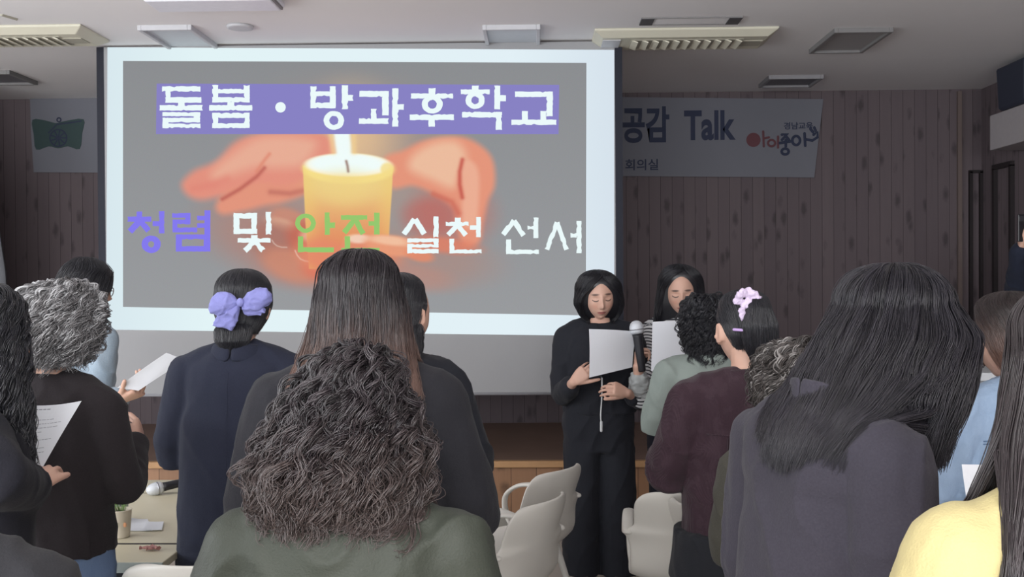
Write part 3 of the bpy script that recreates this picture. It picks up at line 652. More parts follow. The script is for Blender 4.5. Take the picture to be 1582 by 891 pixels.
# pale cabinet behind the denim jacket
a_ = at(1478, 590, 5.0); 
t = thing('cabinet', 'white topped cabinet edge between the charcoal hair and the denim jacket', 'cabinet', (a_.x + .12, a_.y + .1, 0))
z_ = at(1490, 576, 5.0).z
obj('body', G().box((0.05, .1, z_ / 2 - .02), (.44, .36, z_ - .04)), plain('cabinet_grey', (150, 152, 156), .5), t, bevel=.006)
obj('top', G().box((0.05, .1, z_ - .02), (.48, .40, .04)), plain('cabinet_white', (212, 216, 220), .4), t, bevel=.005)
# ------------------------------------------------------------------ people
def smooth01(x): x = max(0., min(1., x)); return x * x * (3 - 2 * x)
def remesh(g, voxel, sm=3, name='m', factor=.5):
    me = bpy.data.meshes.new('tmp'); me.from_pydata([tuple(v) for v in g.v], [], g.f)
    bm = bmesh.new(); bm.from_mesh(me); bmesh.ops.recalc_face_normals(bm, faces=bm.faces); bm.to_mesh(me); bm.free()
    o = bpy.data.objects.new('tmp', me); COL.objects.link(o)
    m = o.modifiers.new('r', 'REMESH'); m.mode = 'VOXEL'; m.voxel_size = voxel; m.use_smooth_shade = True
    m = o.modifiers.new('s', 'SMOOTH'); m.iterations = sm; m.factor = factor
    out = bpy.data.meshes.new_from_object(o.evaluated_get(bpy.context.evaluated_depsgraph_get()))
    bpy.data.objects.remove(o); bpy.data.meshes.remove(me); out.name = name
    out.polygons.foreach_set('use_smooth', [True] * len(out.polygons)); return out
def co_of(me): a = np.empty(len(me.vertices) * 3, np.float32); me.vertices.foreach_get('co', a); return a.reshape(-1, 3).astype(float)
def no_of(me):
    a = np.empty(len(me.vertices) * 3, np.float32); me.vertex_normals.foreach_get('vector', a); return a.reshape(-1, 3).astype(float)
def set_co(me, a): me.vertices.foreach_set('co', a.astype(np.float32).reshape(-1)); me.update()
def vattr(me, name, arr):
    a = me.attributes.new(name, 'FLOAT_VECTOR' if arr.ndim == 2 else 'FLOAT', 'POINT')
    a.data.foreach_set('vector' if arr.ndim == 2 else 'value', arr.astype(np.float32).reshape(-1))
def folds(me, amp=.006, seed=0, fx=9., fz=3.5, small=.4, mask=None):
    amp = amp * 1.7
    co = co_of(me); no = no_of(me); N = mnoise.noise; n = len(co); d = np.zeros(n); s_ = seed * 7.3
    for i in range(n):
        x, y, z = co[i]
        w = N((x * 3 + s_, y * 3, z * 3)) * .35
        a = N((x * fx + s_ + w * 2, y * fx, z * fz + w * 3)); r_ = 1 - min(1, abs(N((x * fx * .9 + z * 4 + s_ + 5, y * fx * .9, z * fz * 1.3 - x * 3 + w * 4))) * 3.2)
        d[i] = a * .7 + r_ * r_ * .55 - .2 + N((x * 38 + s_, y * 38, z * 22)) * small * .4
    if mask is not None: d *= mask(co)
    set_co(me, co + no * (d * amp)[:, None])
def sup(cx, cy, z, hw, hd, n=36, e=2.4, back=None):
    out = []
    for j in range(n):
        a = 2 * PI * j / n; c, s_ = math.cos(a), math.sin(a)
        x = hw * math.copysign(abs(c) ** (2 / e), c); y = (hd if s_ > 0 or back is None else back) * math.copysign(abs(s_) ** (2 / e), s_)
        out.append(Vector((cx + x, cy + y, z)))
    return out
# --- skin with lips, brows and lowered lashes placed by the head's own coordinates
def skin_mat(name, rgb, lip=(170, 104, 100), brow=(84, 66, 62), lash=(58, 44, 44)):
    m, nt, b = new_mat(name); k = NT(nt); at_n = k.n('ShaderNodeAttribute', attribute_name='hp'); sp = k.n('ShaderNodeSeparateXYZ'); k.l(at_n.outputs['Vector'], sp.inputs[0])
    X, Y, Z = sp.outputs; ax = k.m('ABSOLUTE', X); c = lin(rgb); col = k.mix(k.noise(k.coord('Object'), 25, 3), tuple(x * .93 for x in c), tuple(min(1, x * 1.06) for x in c))
    def step(v, e0, e1):
        r_ = k.n('ShaderNodeMapRange', interpolation_type='SMOOTHSTEP'); k.l(v, r_.inputs[0]); r_.inputs[1].default_value = e0; r_.inputs[2].default_value = e1; r_.inputs[3].default_value = 1; r_.inputs[4].default_value = 0; return r_.outputs[0]
    front = k.m('GREATER_THAN', Y, .04)
    def ell_(cx, cz, rx, rz, lo=.75, hi=1.15, slope=0.0):
        dx = k.m('DIVIDE', k.m('SUBTRACT', ax, cx), rx); dz = k.m('DIVIDE', k.m('ADD', k.m('SUBTRACT', Z, cz), k.m('MULTIPLY', k.m('SUBTRACT', ax, cx), slope)), rz)
        r_ = k.m('SQRT', k.m('ADD', k.m('MULTIPLY', dx, dx), k.m('MULTIPLY', dz, dz))); return k.m('MULTIPLY', step(r_, lo, hi), front)
    col = k.mix(k.m('MULTIPLY', ell_(.036, -.032, .022, .018, 0, 1.3), .35), col, lin((214, 150, 132)))
    col = k.mix(k.m('MULTIPLY', ell_(0, -.0635, .023, .0085), .9), col, lin(lip))
    col = k.mix(k.m('MULTIPLY', ell_(0, -.0625, .021, .0016, .6, 1.4), .85), col, lin((96, 54, 54)))
    col = k.mix(k.m('MULTIPLY', ell_(.032, .029, .019, .0056, .5, 1.3, .12), .85), col, lin(brow))
    # closed lid line: a shallow smile-shaped arc
    q = k.m('SUBTRACT', Z, k.m('ADD', -.0035, k.m('MULTIPLY', k.m('POWER', k.m('ABSOLUTE', k.m('SUBTRACT', ax, .032)), 2), 22.0)))
    ln_ = k.m('MULTIPLY', k.m('MULTIPLY', step(k.m('ABSOLUTE', q), .0012, .0040), step(k.m('ABSOLUTE', k.m('SUBTRACT', ax, .032)), .0135, .0175)), front)
    col = k.mix(k.m('MULTIPLY', ln_, .9), col, lin(lash))
    col = k.mix(k.m('MULTIPLY', ell_(.008, -.0425, .0042, .0022, .4, 1.3), .55), col, lin((110, 66, 60)))
    k.l(col, b.inputs['Base Color']); b.inputs['Roughness'].default_value = .5; b.inputs['Specular IOR Level'].default_value = .35
    b.inputs['Subsurface Weight'].default_value = .08; b.inputs['Subsurface Radius'].default_value = (.012, .005, .003); b.inputs['Subsurface Scale'].default_value = .5
    return m
m_skin = skin_mat('skin_fair', (204, 164, 146), brow=(66, 52, 50), lash=(44, 34, 36))
def head_mesh(g, M, s=1.0):
    nu, nv = 72, 60; vs = []; fs = []
    ga = lambda x, z, cx, cz, sx, sz: math.exp(-((x - cx) / sx) ** 2 - ((z - cz) / sz) ** 2)
    for i in range(nv + 1):
        th = PI * i / nv
        for j in range(nu):
            a = 2 * PI * j / nu; ux, uy, uz = math.sin(th) * math.cos(a), math.sin(th) * math.sin(a), math.cos(th)
            x, y, z = ux * .073, uy * .094, uz * .112
            t = max(0, (-z - .015) / .097)
            if uy > 0:
                x *= 1 - .30 * t ** 1.8; y *= 1 - .02 * t; e = abs(uy) ** .82 if uy > 0 else uy
                y = .090 * e * (1 - .0 * t); y += .006 * t * (1 - abs(ux))
            else:
                y *= 1 - .50 * smooth01(t * 1.2); x *= 1 - .24 * t
            if uy > .05:
                w = smooth01((uy - .05) / .3); dy = 0
                dy += .0085 * ga(x, z, 0, .012, .010, .018) + .0235 * ga(x, z, 0, -.030, .0085, .013) + .014 * ga(x, z, 0, -.010, .0085, .018)
                for sg in (-1, 1):
                    dy += -.0095 * ga(x, z, sg * .030, .009, .016, .011) + .0045 * ga(x, z, sg * .031, .000, .012, .009) + .003 * ga(x, z, sg * .028, .026, .022, .008)
                    dy += .0055 * ga(x, z, sg * .012, -.035, .0055, .006) + .004 * ga(x, z, sg * .042, -.024, .016, .020)
                dy += .0075 * ga(x, z, 0, -.057, .020, .006) + .0075 * ga(x, z, 0, -.070, .017, .006) - .0045 * ga(x, z, 0, -.0632, .022, .0022) - .004 * ga(x, z, 0, -.080, .02, .005) + .006 * ga(x, z, 0, -.096, .016, .012)
                y += dy * w
            vs.append(M @ Vector((x * s, y * s, z * s)))
    for i in range(nv):
        for j in range(nu): k_ = (j + 1) % nu; fs.append((i * nu + j, i * nu + k_, (i + 1) * nu + k_, (i + 1) * nu + j))
    g.add(vs, fs)
    R3 = M.to_3x3()
    for sg in (-1, 1):
        pts = []
        E_ = R3 @ Matrix.Rotation(sg * R(-22), 3, 'Z')
        c = M @ (Vector((sg * .076, -.006, -.012)) * s)
        g.ell(c, (.0055 * s, .017 * s, .030 * s), R3 @ Matrix.Rotation(sg * R(25), 3, 'Z') @ Matrix.Rotation(R(8), 3, 'X'), 14, 10)
        ring_ = [c + E_ @ Vector((sg * .006, .016 * math.cos(a_), .028 * math.sin(a_))) * s for a_ in [R(-60) + R(330) * q / 14 for q in range(15)]]
        g.tube(ring_, .0035 * s, 8, round_ends=True); g.ell(M @ (Vector((sg * .075, .004, -.038)) * s), (.005 * s, .007 * s, .009 * s), R3, 10, 8)
def hand_mesh(g, w, d, n, side, curl=(30, 35, 25), thumb=(35, 20, 20), s=1.0, spread=4, curls=None, thumb_out=45):
    """w wrist, d direction of the fingers, n palm normal (the side the fingers curl to), side +1 puts the thumb on d x n"""
    d = Vector(d).normalized(); n = Vector(n); n = (n - d * n.dot(d)).normalized(); b = d.cross(n) * side
    w = Vector(w)
    rings = []
    for t, hw, hd in ((-.012, .022, .017), (.0, .025, .018), (.02, .031, .0165), (.05, .038, .0145), (.075, .0395, .0125), (.088, .036, .009)):
        rings.append([w + d * (t * s) + b * (hw * s * math.copysign(abs(math.cos(a)) ** .75, math.cos(a))) + n * (hd * s * math.copysign(abs(math.sin(a)) ** .75, math.sin(a))) for a in [2 * PI * q / 18 for q in range(18)]])
    g.loft(rings)
    g.ell(w + d * .028 * s + b * .022 * s + n * .010 * s, (.016 * s, .016 * s, .022 * s), Matrix((b, n, d)).transposed(), 12, 8)
    L = ((.043, .026, .020), (.047, .030, .021), (.044, .028, .021), (.034, .021, .018))
    for i in range(4):
        off = (.0295 - .0197 * i) * s; c = curls[i] if curls else curl
        p = w + d * ((.078 if i in (1, 2) else .073 if i == 0 else .066) * s) + b * off - n * .001
        dr = (d + b * math.tan(R(spread * (1.5 - i)))).normalized(); pts = [p - dr * .018 * s, p]; ang = 0; ax = n
        for q in range(3):
            ang += c[q]; v = dr * math.cos(R(ang)) + n * math.sin(R(ang)); p = p + v * (L[i][q] * s); pts.append(p)
        r_ = (.0088, .0086, .0080, .0072, .0062) if i < 3 else (.0076, .0074, .0068, .006, .0054)
        g.tube(smooth_pts(pts), resample(r_, len(smooth_pts(pts)), s), 10, round_ends=True)
    p = w + d * .022 * s + b * .022 * s + n * .006 * s; v = (d * math.cos(R(thumb_out)) + b * math.sin(R(thumb_out))).normalized(); pts = [p]
    fold_ = 0
    for q, l in enumerate((.042, .032, .026)):
        fold_ += thumb[q]; u_ = v * math.cos(R(fold_)) + (n * .8 + d * .35 - b * .3).normalized() * math.sin(R(fold_)); p = p + u_.normalized() * l * s; pts.append(p)
    g.tube(smooth_pts(pts), resample((.0135, .0115, .0098, .0078), len(smooth_pts(pts)), s), 10, round_ends=True)
def smooth_pts(pts, k_=3):
    return spline3([tuple(p) for p in pts], k_)
def resample(r_, n, s=1.0): return [float(np.interp(i / (n - 1), np.linspace(0, 1, len(r_)), r_)) * s for i in range(n)]
# --- cloth
def cloth(name, rgb, rough=.85, kind='plain', alt=None, sheen=.15, scale=1.0, amp=.10):
    m, nt, b = new_mat(name); k = NT(nt); c = lin(rgb); c = tuple(x * (.62 if max(c) < .12 else .9) for x in c); alt = tuple(x * (.8 if max(rgb) < 100 else .97) for x in alt) if alt and kind != 'stripe' else alt; v = k.coord('Object')
    big = k.noise(v, 7, 3); fine = k.noise(v, 260 * scale, 3)
    col = k.mix(big, tuple(x * (1 - amp) for x in c), tuple(min(1, x * (1 + amp)) for x in c)); h = fine; st = .45; ds = .0025
    if kind == 'heather': col = k.mix(k.m('MULTIPLY', k.m('POWER', fine, 2), 1.2), col, lin(alt or tuple(min(255, x + 30) for x in rgb)))
    if kind == 'cord':
        sp = k.n('ShaderNodeSeparateXYZ'); k.l(v, sp.inputs[0]); w_ = k.m('SINE', k.m('MULTIPLY', k.m('ADD', sp.outputs['X'], k.m('MULTIPLY', sp.outputs['Y'], .7)), 1900.0)); h = k.m('ADD', w_, k.m('MULTIPLY', big, .3)); st = .3
        wear = k.noise(v, 16, 5, .7); col = k.mix(k.m('MULTIPLY', k.m('GREATER_THAN', wear, .52), .25), col, lin(alt or (110, 84, 92)))
    if kind == 'denim':
        vv_ = k.coord('Object', (1, 1, .25)); f2 = k.noise(vv_, 90, 5, .7); col = k.mix(k.m('MULTIPLY', f2, .7), col, lin(alt)); col = k.mix(k.m('MULTIPLY', k.noise(v, 12, 4, .6), .5), col, lin(alt)); st = .4
    if kind == 'stripe':
        a_ = k.n('ShaderNodeAttribute', attribute_name='stripe'); fr = k.m('FRACT', k.m('DIVIDE', a_.outputs['Fac'], .0225)); col = k.mix(k.m('LESS_THAN', fr, .38), col, lin(alt))
    k.l(col, b.inputs['Base Color']); b.inputs['Roughness'].default_value = rough; b.inputs['Specular IOR Level'].default_value = .2
    b.inputs['Sheen Weight'].default_value = sheen * .3; b.inputs['Sheen Roughness'].default_value = .5
    k.bump(h, st, ds, b); return m
def hair_mat(name, rgb, tip=None, rough=.38, spec=.5, vary=.35, ztip=None, grey=None):
    m, nt, b = new_mat(name); k = NT(nt); c = tuple(x * .7 for x in lin(rgb))
    a_ = k.n('ShaderNodeAttribute', attribute_name='rnd'); t_ = k.n('ShaderNodeAttribute', attribute_name='tt')
    col = k.mix(a_.outputs['Fac'], tuple(x * (1 - vary) for x in c), tuple(min(1, x * (1 + vary)) for x in c))
    if tip: 
        mr_ = k.n('ShaderNodeMapRange', interpolation_type='SMOOTHSTEP'); k.l(t_.outputs['Fac'], mr_.inputs[0]); mr_.inputs[1].default_value = .35; mr_.inputs[2].default_value = 1.0
        col = k.mix(mr_.outputs[0], col, lin(tip))
    if grey: col = k.mix(k.m('GREATER_THAN', a_.outputs['Fac'], 1 - grey[0]), col, lin(grey[1]))
    k.l(col, b.inputs['Base Color']); b.inputs['Roughness'].default_value = rough; b.inputs['Specular IOR Level'].default_value = spec
    return m
# --- a person
class Person:
    def __init__(s, label, hx, ht, d, rz, head=(0, 0, 0), lean=0.0, w=1.0, fat=1.0, skin=None, vox=.008, head_s=1.0, group=None, fwd=0.0):
        """hx, ht: picture position of the head's centre line and crown, d its depth; rz: facing relative to straight away from the camera"""
        s.k = 1.0; s.lean, s.w, s.fat = R(lean), w, fat; s.vox = vox; s.skin = skin or m_skin
        s.rz = R(rz) + YAW; s.d = d; want = at(hx, ht, d).z
        s.headR = Matrix.Rotation(R(head[0]), 3, 'Z') @ Matrix.Rotation(R(-head[1]), 3, 'X') @ Matrix.Rotation(R(head[2]), 3, 'Y')
        for _ in range(12):                        # body scale that puts the crown at its height
            s.hs = head_s * (.5 + .5 * s.k); top = s.bend(Vector((0, -.008, 1.372)) * s.k)
            hc = top + s.headR @ Vector((0, .022, .112)) * s.hs + Vector((0, fwd, -fwd * .3)); s.k *= want / (hc.z + .11 * s.hs)
        s.hc = hc; W_ = at(hx, 430, d); Rz = Matrix.Rotation(s.rz, 3, 'Z'); q = Rz @ hc
        base = Vector((W_.x - q.x, W_.y - q.y, 0))
        s.t = thing('person', label, 'person', tuple(base), s.rz, group); s.Rz = Rz; s.base = base
        print('PERSON %-26s k %.2f  base %.2f %.2f' % (label[:26], s.k, base.x, base.y))
    def loc(s, px, py, d): return s.Rz.inverted() @ (at(px, py, d) - s.base)     # picture point at depth d -> local
    def wl(s, p): return s.Rz.inverted() @ (Vector(p) - s.base)
    def bend(s, p):
        k_ = s.k; z0_, z1_ = .92 * k_, 1.30 * k_; z = p.z
        if z <= z0_ or s.lean == 0: return Vector(p)
        n = 8; cy, cz, a = 0, z0_, 0; zz_ = z0_
        while zz_ < z - 1e-6:
            st = min((z1_ - z0_) / n, z - zz_); a = s.lean * smooth01((zz_ + st / 2 - z0_) / (z1_ - z0_)); cy += math.sin(a) * st; cz += math.cos(a) * st; zz_ += st
        a = s.lean * smooth01((z - z0_) / (z1_ - z0_))
        return Vector((p.x, cy + p.y * math.cos(a), cz - p.y * math.sin(a)))
    def torso(s, g, off=0.0, zmin=.70, extra=None, top=1.372, hem_flare=0.0, boxy=0.0):
        T = [(.70, .150, .100, .0), (.80, .168, .112, .0), (.88, .165, .110, .0), (.98, .138, .096, .0), (1.08, .143, .100, .005), (1.18, .156, .108, .008), (1.25, .160, .100, .002), (1.29, .152, .086, -.004), (1.32, .118, .070, -.008), (1.345, .072, .058, -.01), (1.372, .052, .052, -.008)]
        zs, ws, ds, ys = zip(*T); rings = []
        Z = np.linspace(zmin, top, max(8, int((top - zmin) / .022)))
        for z in Z:
            hw = np.interp(z, zs, ws) * s.w; hd = np.interp(z, zs, ds); y = np.interp(z, zs, ys)
            if boxy and z < 1.2: b_ = boxy * smooth01((1.2 - z) / .1); hw = hw * (1 - b_) + max(hw, .168 * s.w) * b_; hd = hd * (1 - b_) + max(hd, .115) * b_
            f_ = s.fat if z < 1.2 else 1 + (s.fat - 1) * .5; t = max(0, (1.18 - z) / .5)
            o_ = off * (1 if z < 1.3 else max(.25, 1 - (z - 1.3) / .08))
            hw = hw * f_ + o_ + hem_flare * t; hd = hd * f_ + o_ + hem_flare * t
            rings.append([s.bend(p * s.k) for p in sup(0, y, z, hw, hd)])
        g.loft(rings)
    def shoulders(s, g, off=0.0, r_=.046, slope=0.0):
        for sg in (-1, 1):
            a = s.bend(Vector((sg * .035, -.012, 1.325)) * s.k); m_ = s.bend(Vector((sg * .10 * s.w, -.010, 1.298 - slope * .3)) * s.k); b = s.bend(Vector((sg * .158 * s.w, -.006, 1.268 - slope)) * s.k)
            g.tube([a, m_, b], [(.044 + off * .5) * s.k, (r_ + off * .85) * s.k, (r_ + off) * s.k], 16, round_ends=True)
    def sh(s, sg): return s.bend(Vector((sg * .168 * s.w, -.006, 1.262)) * s.k)
    def arm(s, g, sg, el, wr, r3=(.044, .038, .026), end=1.0, bulge=0, fore=None):
        S_ = s.sh(sg); el = Vector(el); wr = Vector(wr)
        pts = []; rad = []
        for q in range(7): t = q / 6; pts.append(S_.lerp(el, t)); rad.append((r3[0] * (1 - t) + r3[1] * t) * s.k)
        nfo = 6
        for q in range(1, nfo + 1):
            t = q / nfo * end; pts.append(el.lerp(wr, t)); rad.append((r3[1] * (1 - t) + r3[2] * t) * s.k)
        # soften the elbow
        p2 = list(pts); p2[6] = (pts[5] + pts[6] * 4 + pts[7]) / 6
        g.tube(p2, rad, 18, round_ends=True)
    def body(s, arms, hands=None, bare_fore=(), neck_r=.05):
        """arms: {side: (elbow, wrist)}"""
        s.arms = arms; g = G(); dflt = hands is None
        if dflt:
            hands = [dict(w=arms[sg][1], d=X(-sg * .35, .75, .45), n=X(-sg, .1, .2), side=sg, curl=(24, 30, 20), thumb=(15, 15, 5), s=.95 * s.k ** .5) for sg in (-1, 1)]
        s.torso(g, 0); s.shoulders(g, 0, .040)
        Mh = Matrix.Translation(s.hc) @ s.headR.to_4x4(); s.Mh = Mh
        n0 = s.bend(Vector((0, -.012, 1.30)) * s.k); g.tube([n0, s.bend(Vector((0, -.008, 1.372)) * s.k), s.hc + s.headR @ Vector((0, -.022, -.05)) * s.hs], [.058 * s.k, neck_r * s.k, .050 * s.hs], 18, round_ends=True)
        head_mesh(g, Mh, s.hs)
        for sg, (e, w_) in arms.items(): s.arm(g, sg, e, w_, (.038, .034, .0235))
        for sg in (-1, 1):
            g.tube([Vector((sg * .085, 0, .80)) * s.k, Vector((sg * .09, .01, .45)) * s.k, Vector((sg * .09, -.01, .10)) * s.k], [.078 * s.k, .052 * s.k, .038 * s.k], 14, round_ends=True)
            g.loft([[Vector((sg * .09 + x * hw, y, z)) * s.k for x, z in ((-1, .012), (1, .012), (.9, zt * .6), (.5, zt), (-.5, zt), (-.9, zt * .6))] for y, hw, zt in ((-.07, .024, .05), (-.04, .034, .10), (.0, .036, .10), (.06, .040, .07), (.12, .042, .045), (.155, .03, .03))])
        for h in (hands or []): hand_mesh(g, **h)
        me = remesh(g, min(s.vox, .006) if dflt else min(s.vox, .0042), 2, 'body', .4)
        co = co_of(me); Mi = np.array(Mh.inverted()); hp = (co @ Mi[:3, :3].T + Mi[:3, 3]) / s.hs
        hp[np.linalg.norm(hp, axis=1) > .16] = (0, -1, 0); vattr(me, 'hp', hp)
        me.materials.append(s.skin); s.body_o = link('body', me, s.t); return s
    def top(s, name, mat, off=.016, hem=.80, sl=(.060, .052, .043), end=.95, vox=.008, amp=.006, seed=1, boxy=0.0, flare=0.0, collar=None, cuff=None, extra=None, slope=0.0, neck=1.356, fx=9., fz=3.5, stripe=False, small=.4, shr=.046):
        g = G(); s.torso(g, off, hem, top=neck, boxy=boxy, hem_flare=flare); s.shoulders(g, off, shr, slope)
        for sg, (e, w_) in s.arms.items(): s.arm(g, sg, e, w_, sl, end if not isinstance(end, dict) else end[sg])
        if extra: extra(g)
        me = remesh(g, vox, 4, name, .5); folds(me, amp, seed, fx, fz, small)
        if stripe:
            co = co_of(me); val = co[:, 2].copy()
            for sg, (e, w_) in s.arms.items():
                A_, E_, W_ = [np.array(v) for v in (s.sh(sg), e, w_)]
                for a0, a1, base_ in ((A_, E_, 0), (E_, W_, np.linalg.norm(E_ - A_))):
                    u_ = a1 - a0; L = np.linalg.norm(u_); t = np.clip((co - a0) @ u_ / L / L, 0, 1); dist = np.linalg.norm(co - a0 - t[:, None] * u_, axis=1)
                    m_ = (dist < .075) & (t > .0) & ((t < 1) | (base_ > 0)) & (np.abs(co[:, 0]) > .125 * s.w); val[m_] = base_ + t[m_] * L
            vattr(me, 'stripe', val)
        me.materials.append(mat); o = link(name, me, s.t); s.top_o = o
        if collar: s.collar(o, mat, **collar)
        return o
    def collar(s, parent, mat, h=.04, r_=.066, flare=.012, drop=0.0, z=1.345, name='collar', th=.006, gap=0, back=0.0, ry=None, tilt=.10):
        g = G(); rings_o, rings_i = [], []; n = 40; ry = ry or r_ * .95
        a0, a1 = (R(-90 + 0), R(270)) if not gap else (R(90 + gap), R(450 - gap))
        prof = [(0, 0), (h * .5, -.004), (h, 0)] + ([(h + .003, flare * .5), (h * .55, flare + .008), (h * .5 - drop, flare + .016)] if drop else [])
        for q in range(n + 1):
            a = a0 + (a1 - a0) * q / n; c, s_ = math.cos(a), math.sin(a); ring_ = []
            for side in (0, 1):
                L_ = prof if not side else prof[::-1]
                for (dz, dr) in L_:
                    rr_ = dr + (th if (side == 0) else 0) + (0)
                    ring_.append(s.bend(Vector((c * (r_ + rr_), -.010 + s_ * (ry + rr_) , z + dz - tilt * (s_ + 1) * .12)) * s.k))
            rings_o.append(ring_)
        g.loft(rings_o, cap=True)
        o = obj(name, g, mat, parent, smooth=True); md = o.modifiers.new('sub', 'SUBSURF'); md.levels = 1; md.render_levels = 1; return o
    def legs(s, name, mat, r3=(.095, .075, .065), off=.012, top=.95, vox=.009, amp=.005, seed=2, foot=.09, sx=.088):
        g = G(); s.torso(g, off, .685, top=top)
        for sg in (-1, 1):
            pts = [Vector((sg * (.078 * (1 - t) + sx * t), .012 * math.sin(PI * t), .80 * (1 - t) + foot * t)) * s.k for t in np.linspace(0, 1, 9)]
            g.tube(pts, [x * s.k for x in resample(r3, 9)], 20, round_ends=False)
        me = remesh(g, vox, 3, name); folds(me, amp, seed, 8., 3.); me.materials.append(mat); return link(name, me, s.t)
    def shoes(s, mat, mat2=None):
        for sg in (-1, 1):
            g = G(); rings = []
            for y, hw, zt in ((-.085, .018, .05), (-.075, .032, .075), (-.03, .041, .085), (.02, .043, .08), (.07, .047, .062), (.13, .048, .048), (.165, .036, .036), (.178, .018, .024)):
                rings.append([Vector((sg * .09 * 1.0 + x * hw * 1.05, y, z)) * s.k for x, z in ((-1, .002), (1, .002), (1.02, .02), (.92, zt * .7), (.5, zt), (-.5, zt), (-.92, zt * .7), (-1.02, .02))])
            g.loft(rings); o = obj('shoe', g, mat, s.t, smooth=True); md = o.modifiers.new('sub', 'SUBSURF'); md.levels = 1; md.render_levels = 1
    # --- hair: stations (py, pxL, pxR, cd, rd) picture silhouettes at the head's depth, cd/rd = centre and radius in depth
    def hair(s, mat, st, n=5000, seed=0, face=None, part=0.0, rad=.0007, curl=(0, .05), clump=1, end_j=.06, lift=(.90, 1.02), hull=.93, hull_noise=0.0, fringe=None, name='hair', parent=None, pts=22, dd=0.0, end_fn=None, frizz=.002, apex_d=0.0, strands=True, shell=None, sweep=1.0, tmin=0.0, wander=0.0, hull_top=None, cspread=.03, maxp=.055):
        rs = np.random.RandomState(seed + 11); N = []
        d = s.d + dd
        for (py, xl, xr, cd, rd) in st:
            c = CAM + HF * (d + cd) + HR * (((xl + xr) / 2 - 791) / FPX * d); z = at((xl + xr) / 2, py, d).z; N.append((z, c.x, c.y, max((xr - xl) / 2 / FPX * d, 1e-4), rd))
        N = np.array(N); kN = len(N)
        # station 0 is the apex; t in 0..1 over stations by path length
        seg = [0.0]
        for i in range(1, kN): seg.append(seg[-1] + math.hypot(N[i][0] - N[i - 1][0], N[i][3] - N[i - 1][3]) + 1e-6)
        seg = np.array(seg) / seg[-1]; t1 = seg[1]
        fd = s.rz + math.atan2(s.headR[1][1], s.headR[0][1]) ;  # world azimuth of the face
        def cr(i, t):   # monotone-ish cubic through stations
            xs = seg[1:]; ys = N[1:, i]
            if kN == 2: return np.full_like(t, ys[0])
            out = np.interp(t, xs, ys); m_ = np.gradient(ys, xs); j = np.clip(np.searchsorted(xs, t) - 1, 0, len(xs) - 2); h_ = xs[j + 1] - xs[j]; u_ = np.clip((t - xs[j]) / h_, 0, 1)
            cub = (2 * u_ ** 3 - 3 * u_ ** 2 + 1) * ys[j] + (u_ ** 3 - 2 * u_ ** 2 + u_) * h_ * m_[j] + (-2 * u_ ** 3 + 3 * u_ ** 2) * ys[j + 1] + (u_ ** 3 - u_ ** 2) * h_ * m_[j + 1]
            return cub * .5 + out * .5
        def env(t):
            t = np.asarray(t, float); z, x, y, rx, ry = [cr(i, np.maximum(t, t1)) for i in range(5)]
            q = np.clip(t / t1, 0, 1); th = q * PI / 2; z = np.where(q < 1, N[1][0] + (N[0][0] - N[1][0]) * np.cos(th), z); sn = np.where(q < 1, np.sin(th) ** .92, 1.0)
            ax_ = N[0][1] + (x - N[0][1]) * np.where(q < 1, q, 1); ay_ = N[0][2] + apex_d + (y - N[0][2] - apex_d) * np.where(q < 1, q, 1)
            return z, ax_, ay_, rx * sn, ry * sn
        zf = None
        if face: fz = np.array([at(0, p_[0], d).z for p_ in face])[::-1]; fo = np.array([p_[1] for p_ in face], float)[::-1]
        def point(phi, t, rho):
            z, x, y, rx, ry = env(t); ph = phi.copy() if hasattr(phi, 'copy') else phi
            if face is not None:
                o_ = np.radians(np.interp(z, fz, fo)); r_ = (ph - R(part) + PI) % (2 * PI) - PI
                sg = np.where(r_ >= 0, 1, -1); lim_p = (o_ - sg * 0) 
                cen = R(part) * (1 - np.clip(o_ / R(25), 0, 1))
                ab = np.abs(r_); ab = np.where(o_ > 0, o_ + ab * (PI - o_) / PI * sweep + ab * (1 - sweep) * (ab > o_) , ab); ph = cen + sg * ab
            a = fd + ph   # azimuth in world, measured like local +Y
            ca, sa = np.cos(a), np.sin(a)
            # ellipse radii lie along the camera axes
            dx, dy = HR.x * ca + HR.y * sa, HF.x * ca + HF.y * sa
            return np.stack([x + (HR.x * rx * dx + HF.x * ry * dy) * rho, y + (HR.y * rx * dx + HF.y * ry * dy) * rho, z], -1)
        Ri = np.array(s.Rz.inverted()); bs = np.array(s.base)
        loc_ = lambda p: (p - bs) @ Ri.T
        tree = BVHTree.FromPolygons([v.co[:] for v in s.top_o.data.vertices], [p_.vertices[:] for p_ in s.top_o.data.polygons]) if getattr(s, 'top_o', None) else None
        zlim = s.bend(Vector((0, 0, 1.36)) * s.k).z + .02
        def push(a, lo, var, n_pts=0):                      # hair lies on the cloth, not in it
            if tree is None: return a
            a = a.copy(); rv_ = rs.uniform(0, 1, len(a)); dy = np.zeros(len(a)); cy = s.hc.y - .02
            strand = n_pts > 0
            for i in np.nonzero(a[:, 2] < zlim)[0]:
                j = i // n_pts if strand else i
                back = (a[j * n_pts + n_pts // 3, 1] if strand else a[i, 1]) < cy + .03
                sg = -1 if back else 1; m_ = lo + var * rv_[j]
                h_ = tree.ray_cast(Vector((a[i, 0], cy + sg * .6, a[i, 2])), Vector((0, -sg, 0)), 1.0)
                if h_[0] is None: continue
                if (a[i, 1] - (h_[0].y + sg * m_)) * sg < 0: dy[i] = h_[0].y + sg * m_ - a[i, 1] if abs(h_[0].y + sg * m_ - a[i, 1]) < maxp else 0
            if strand:
                D = dy.reshape(-1, n_pts); P_ = np.pad(D, ((0, 0), (4, 4)), mode='edge'); Sm = sum(P_[:, q:q + n_pts] for q in range(9)) / 9
                dy = np.where(np.abs(D) > np.abs(Sm), D * .75 + Sm * .25, Sm).reshape(-1)
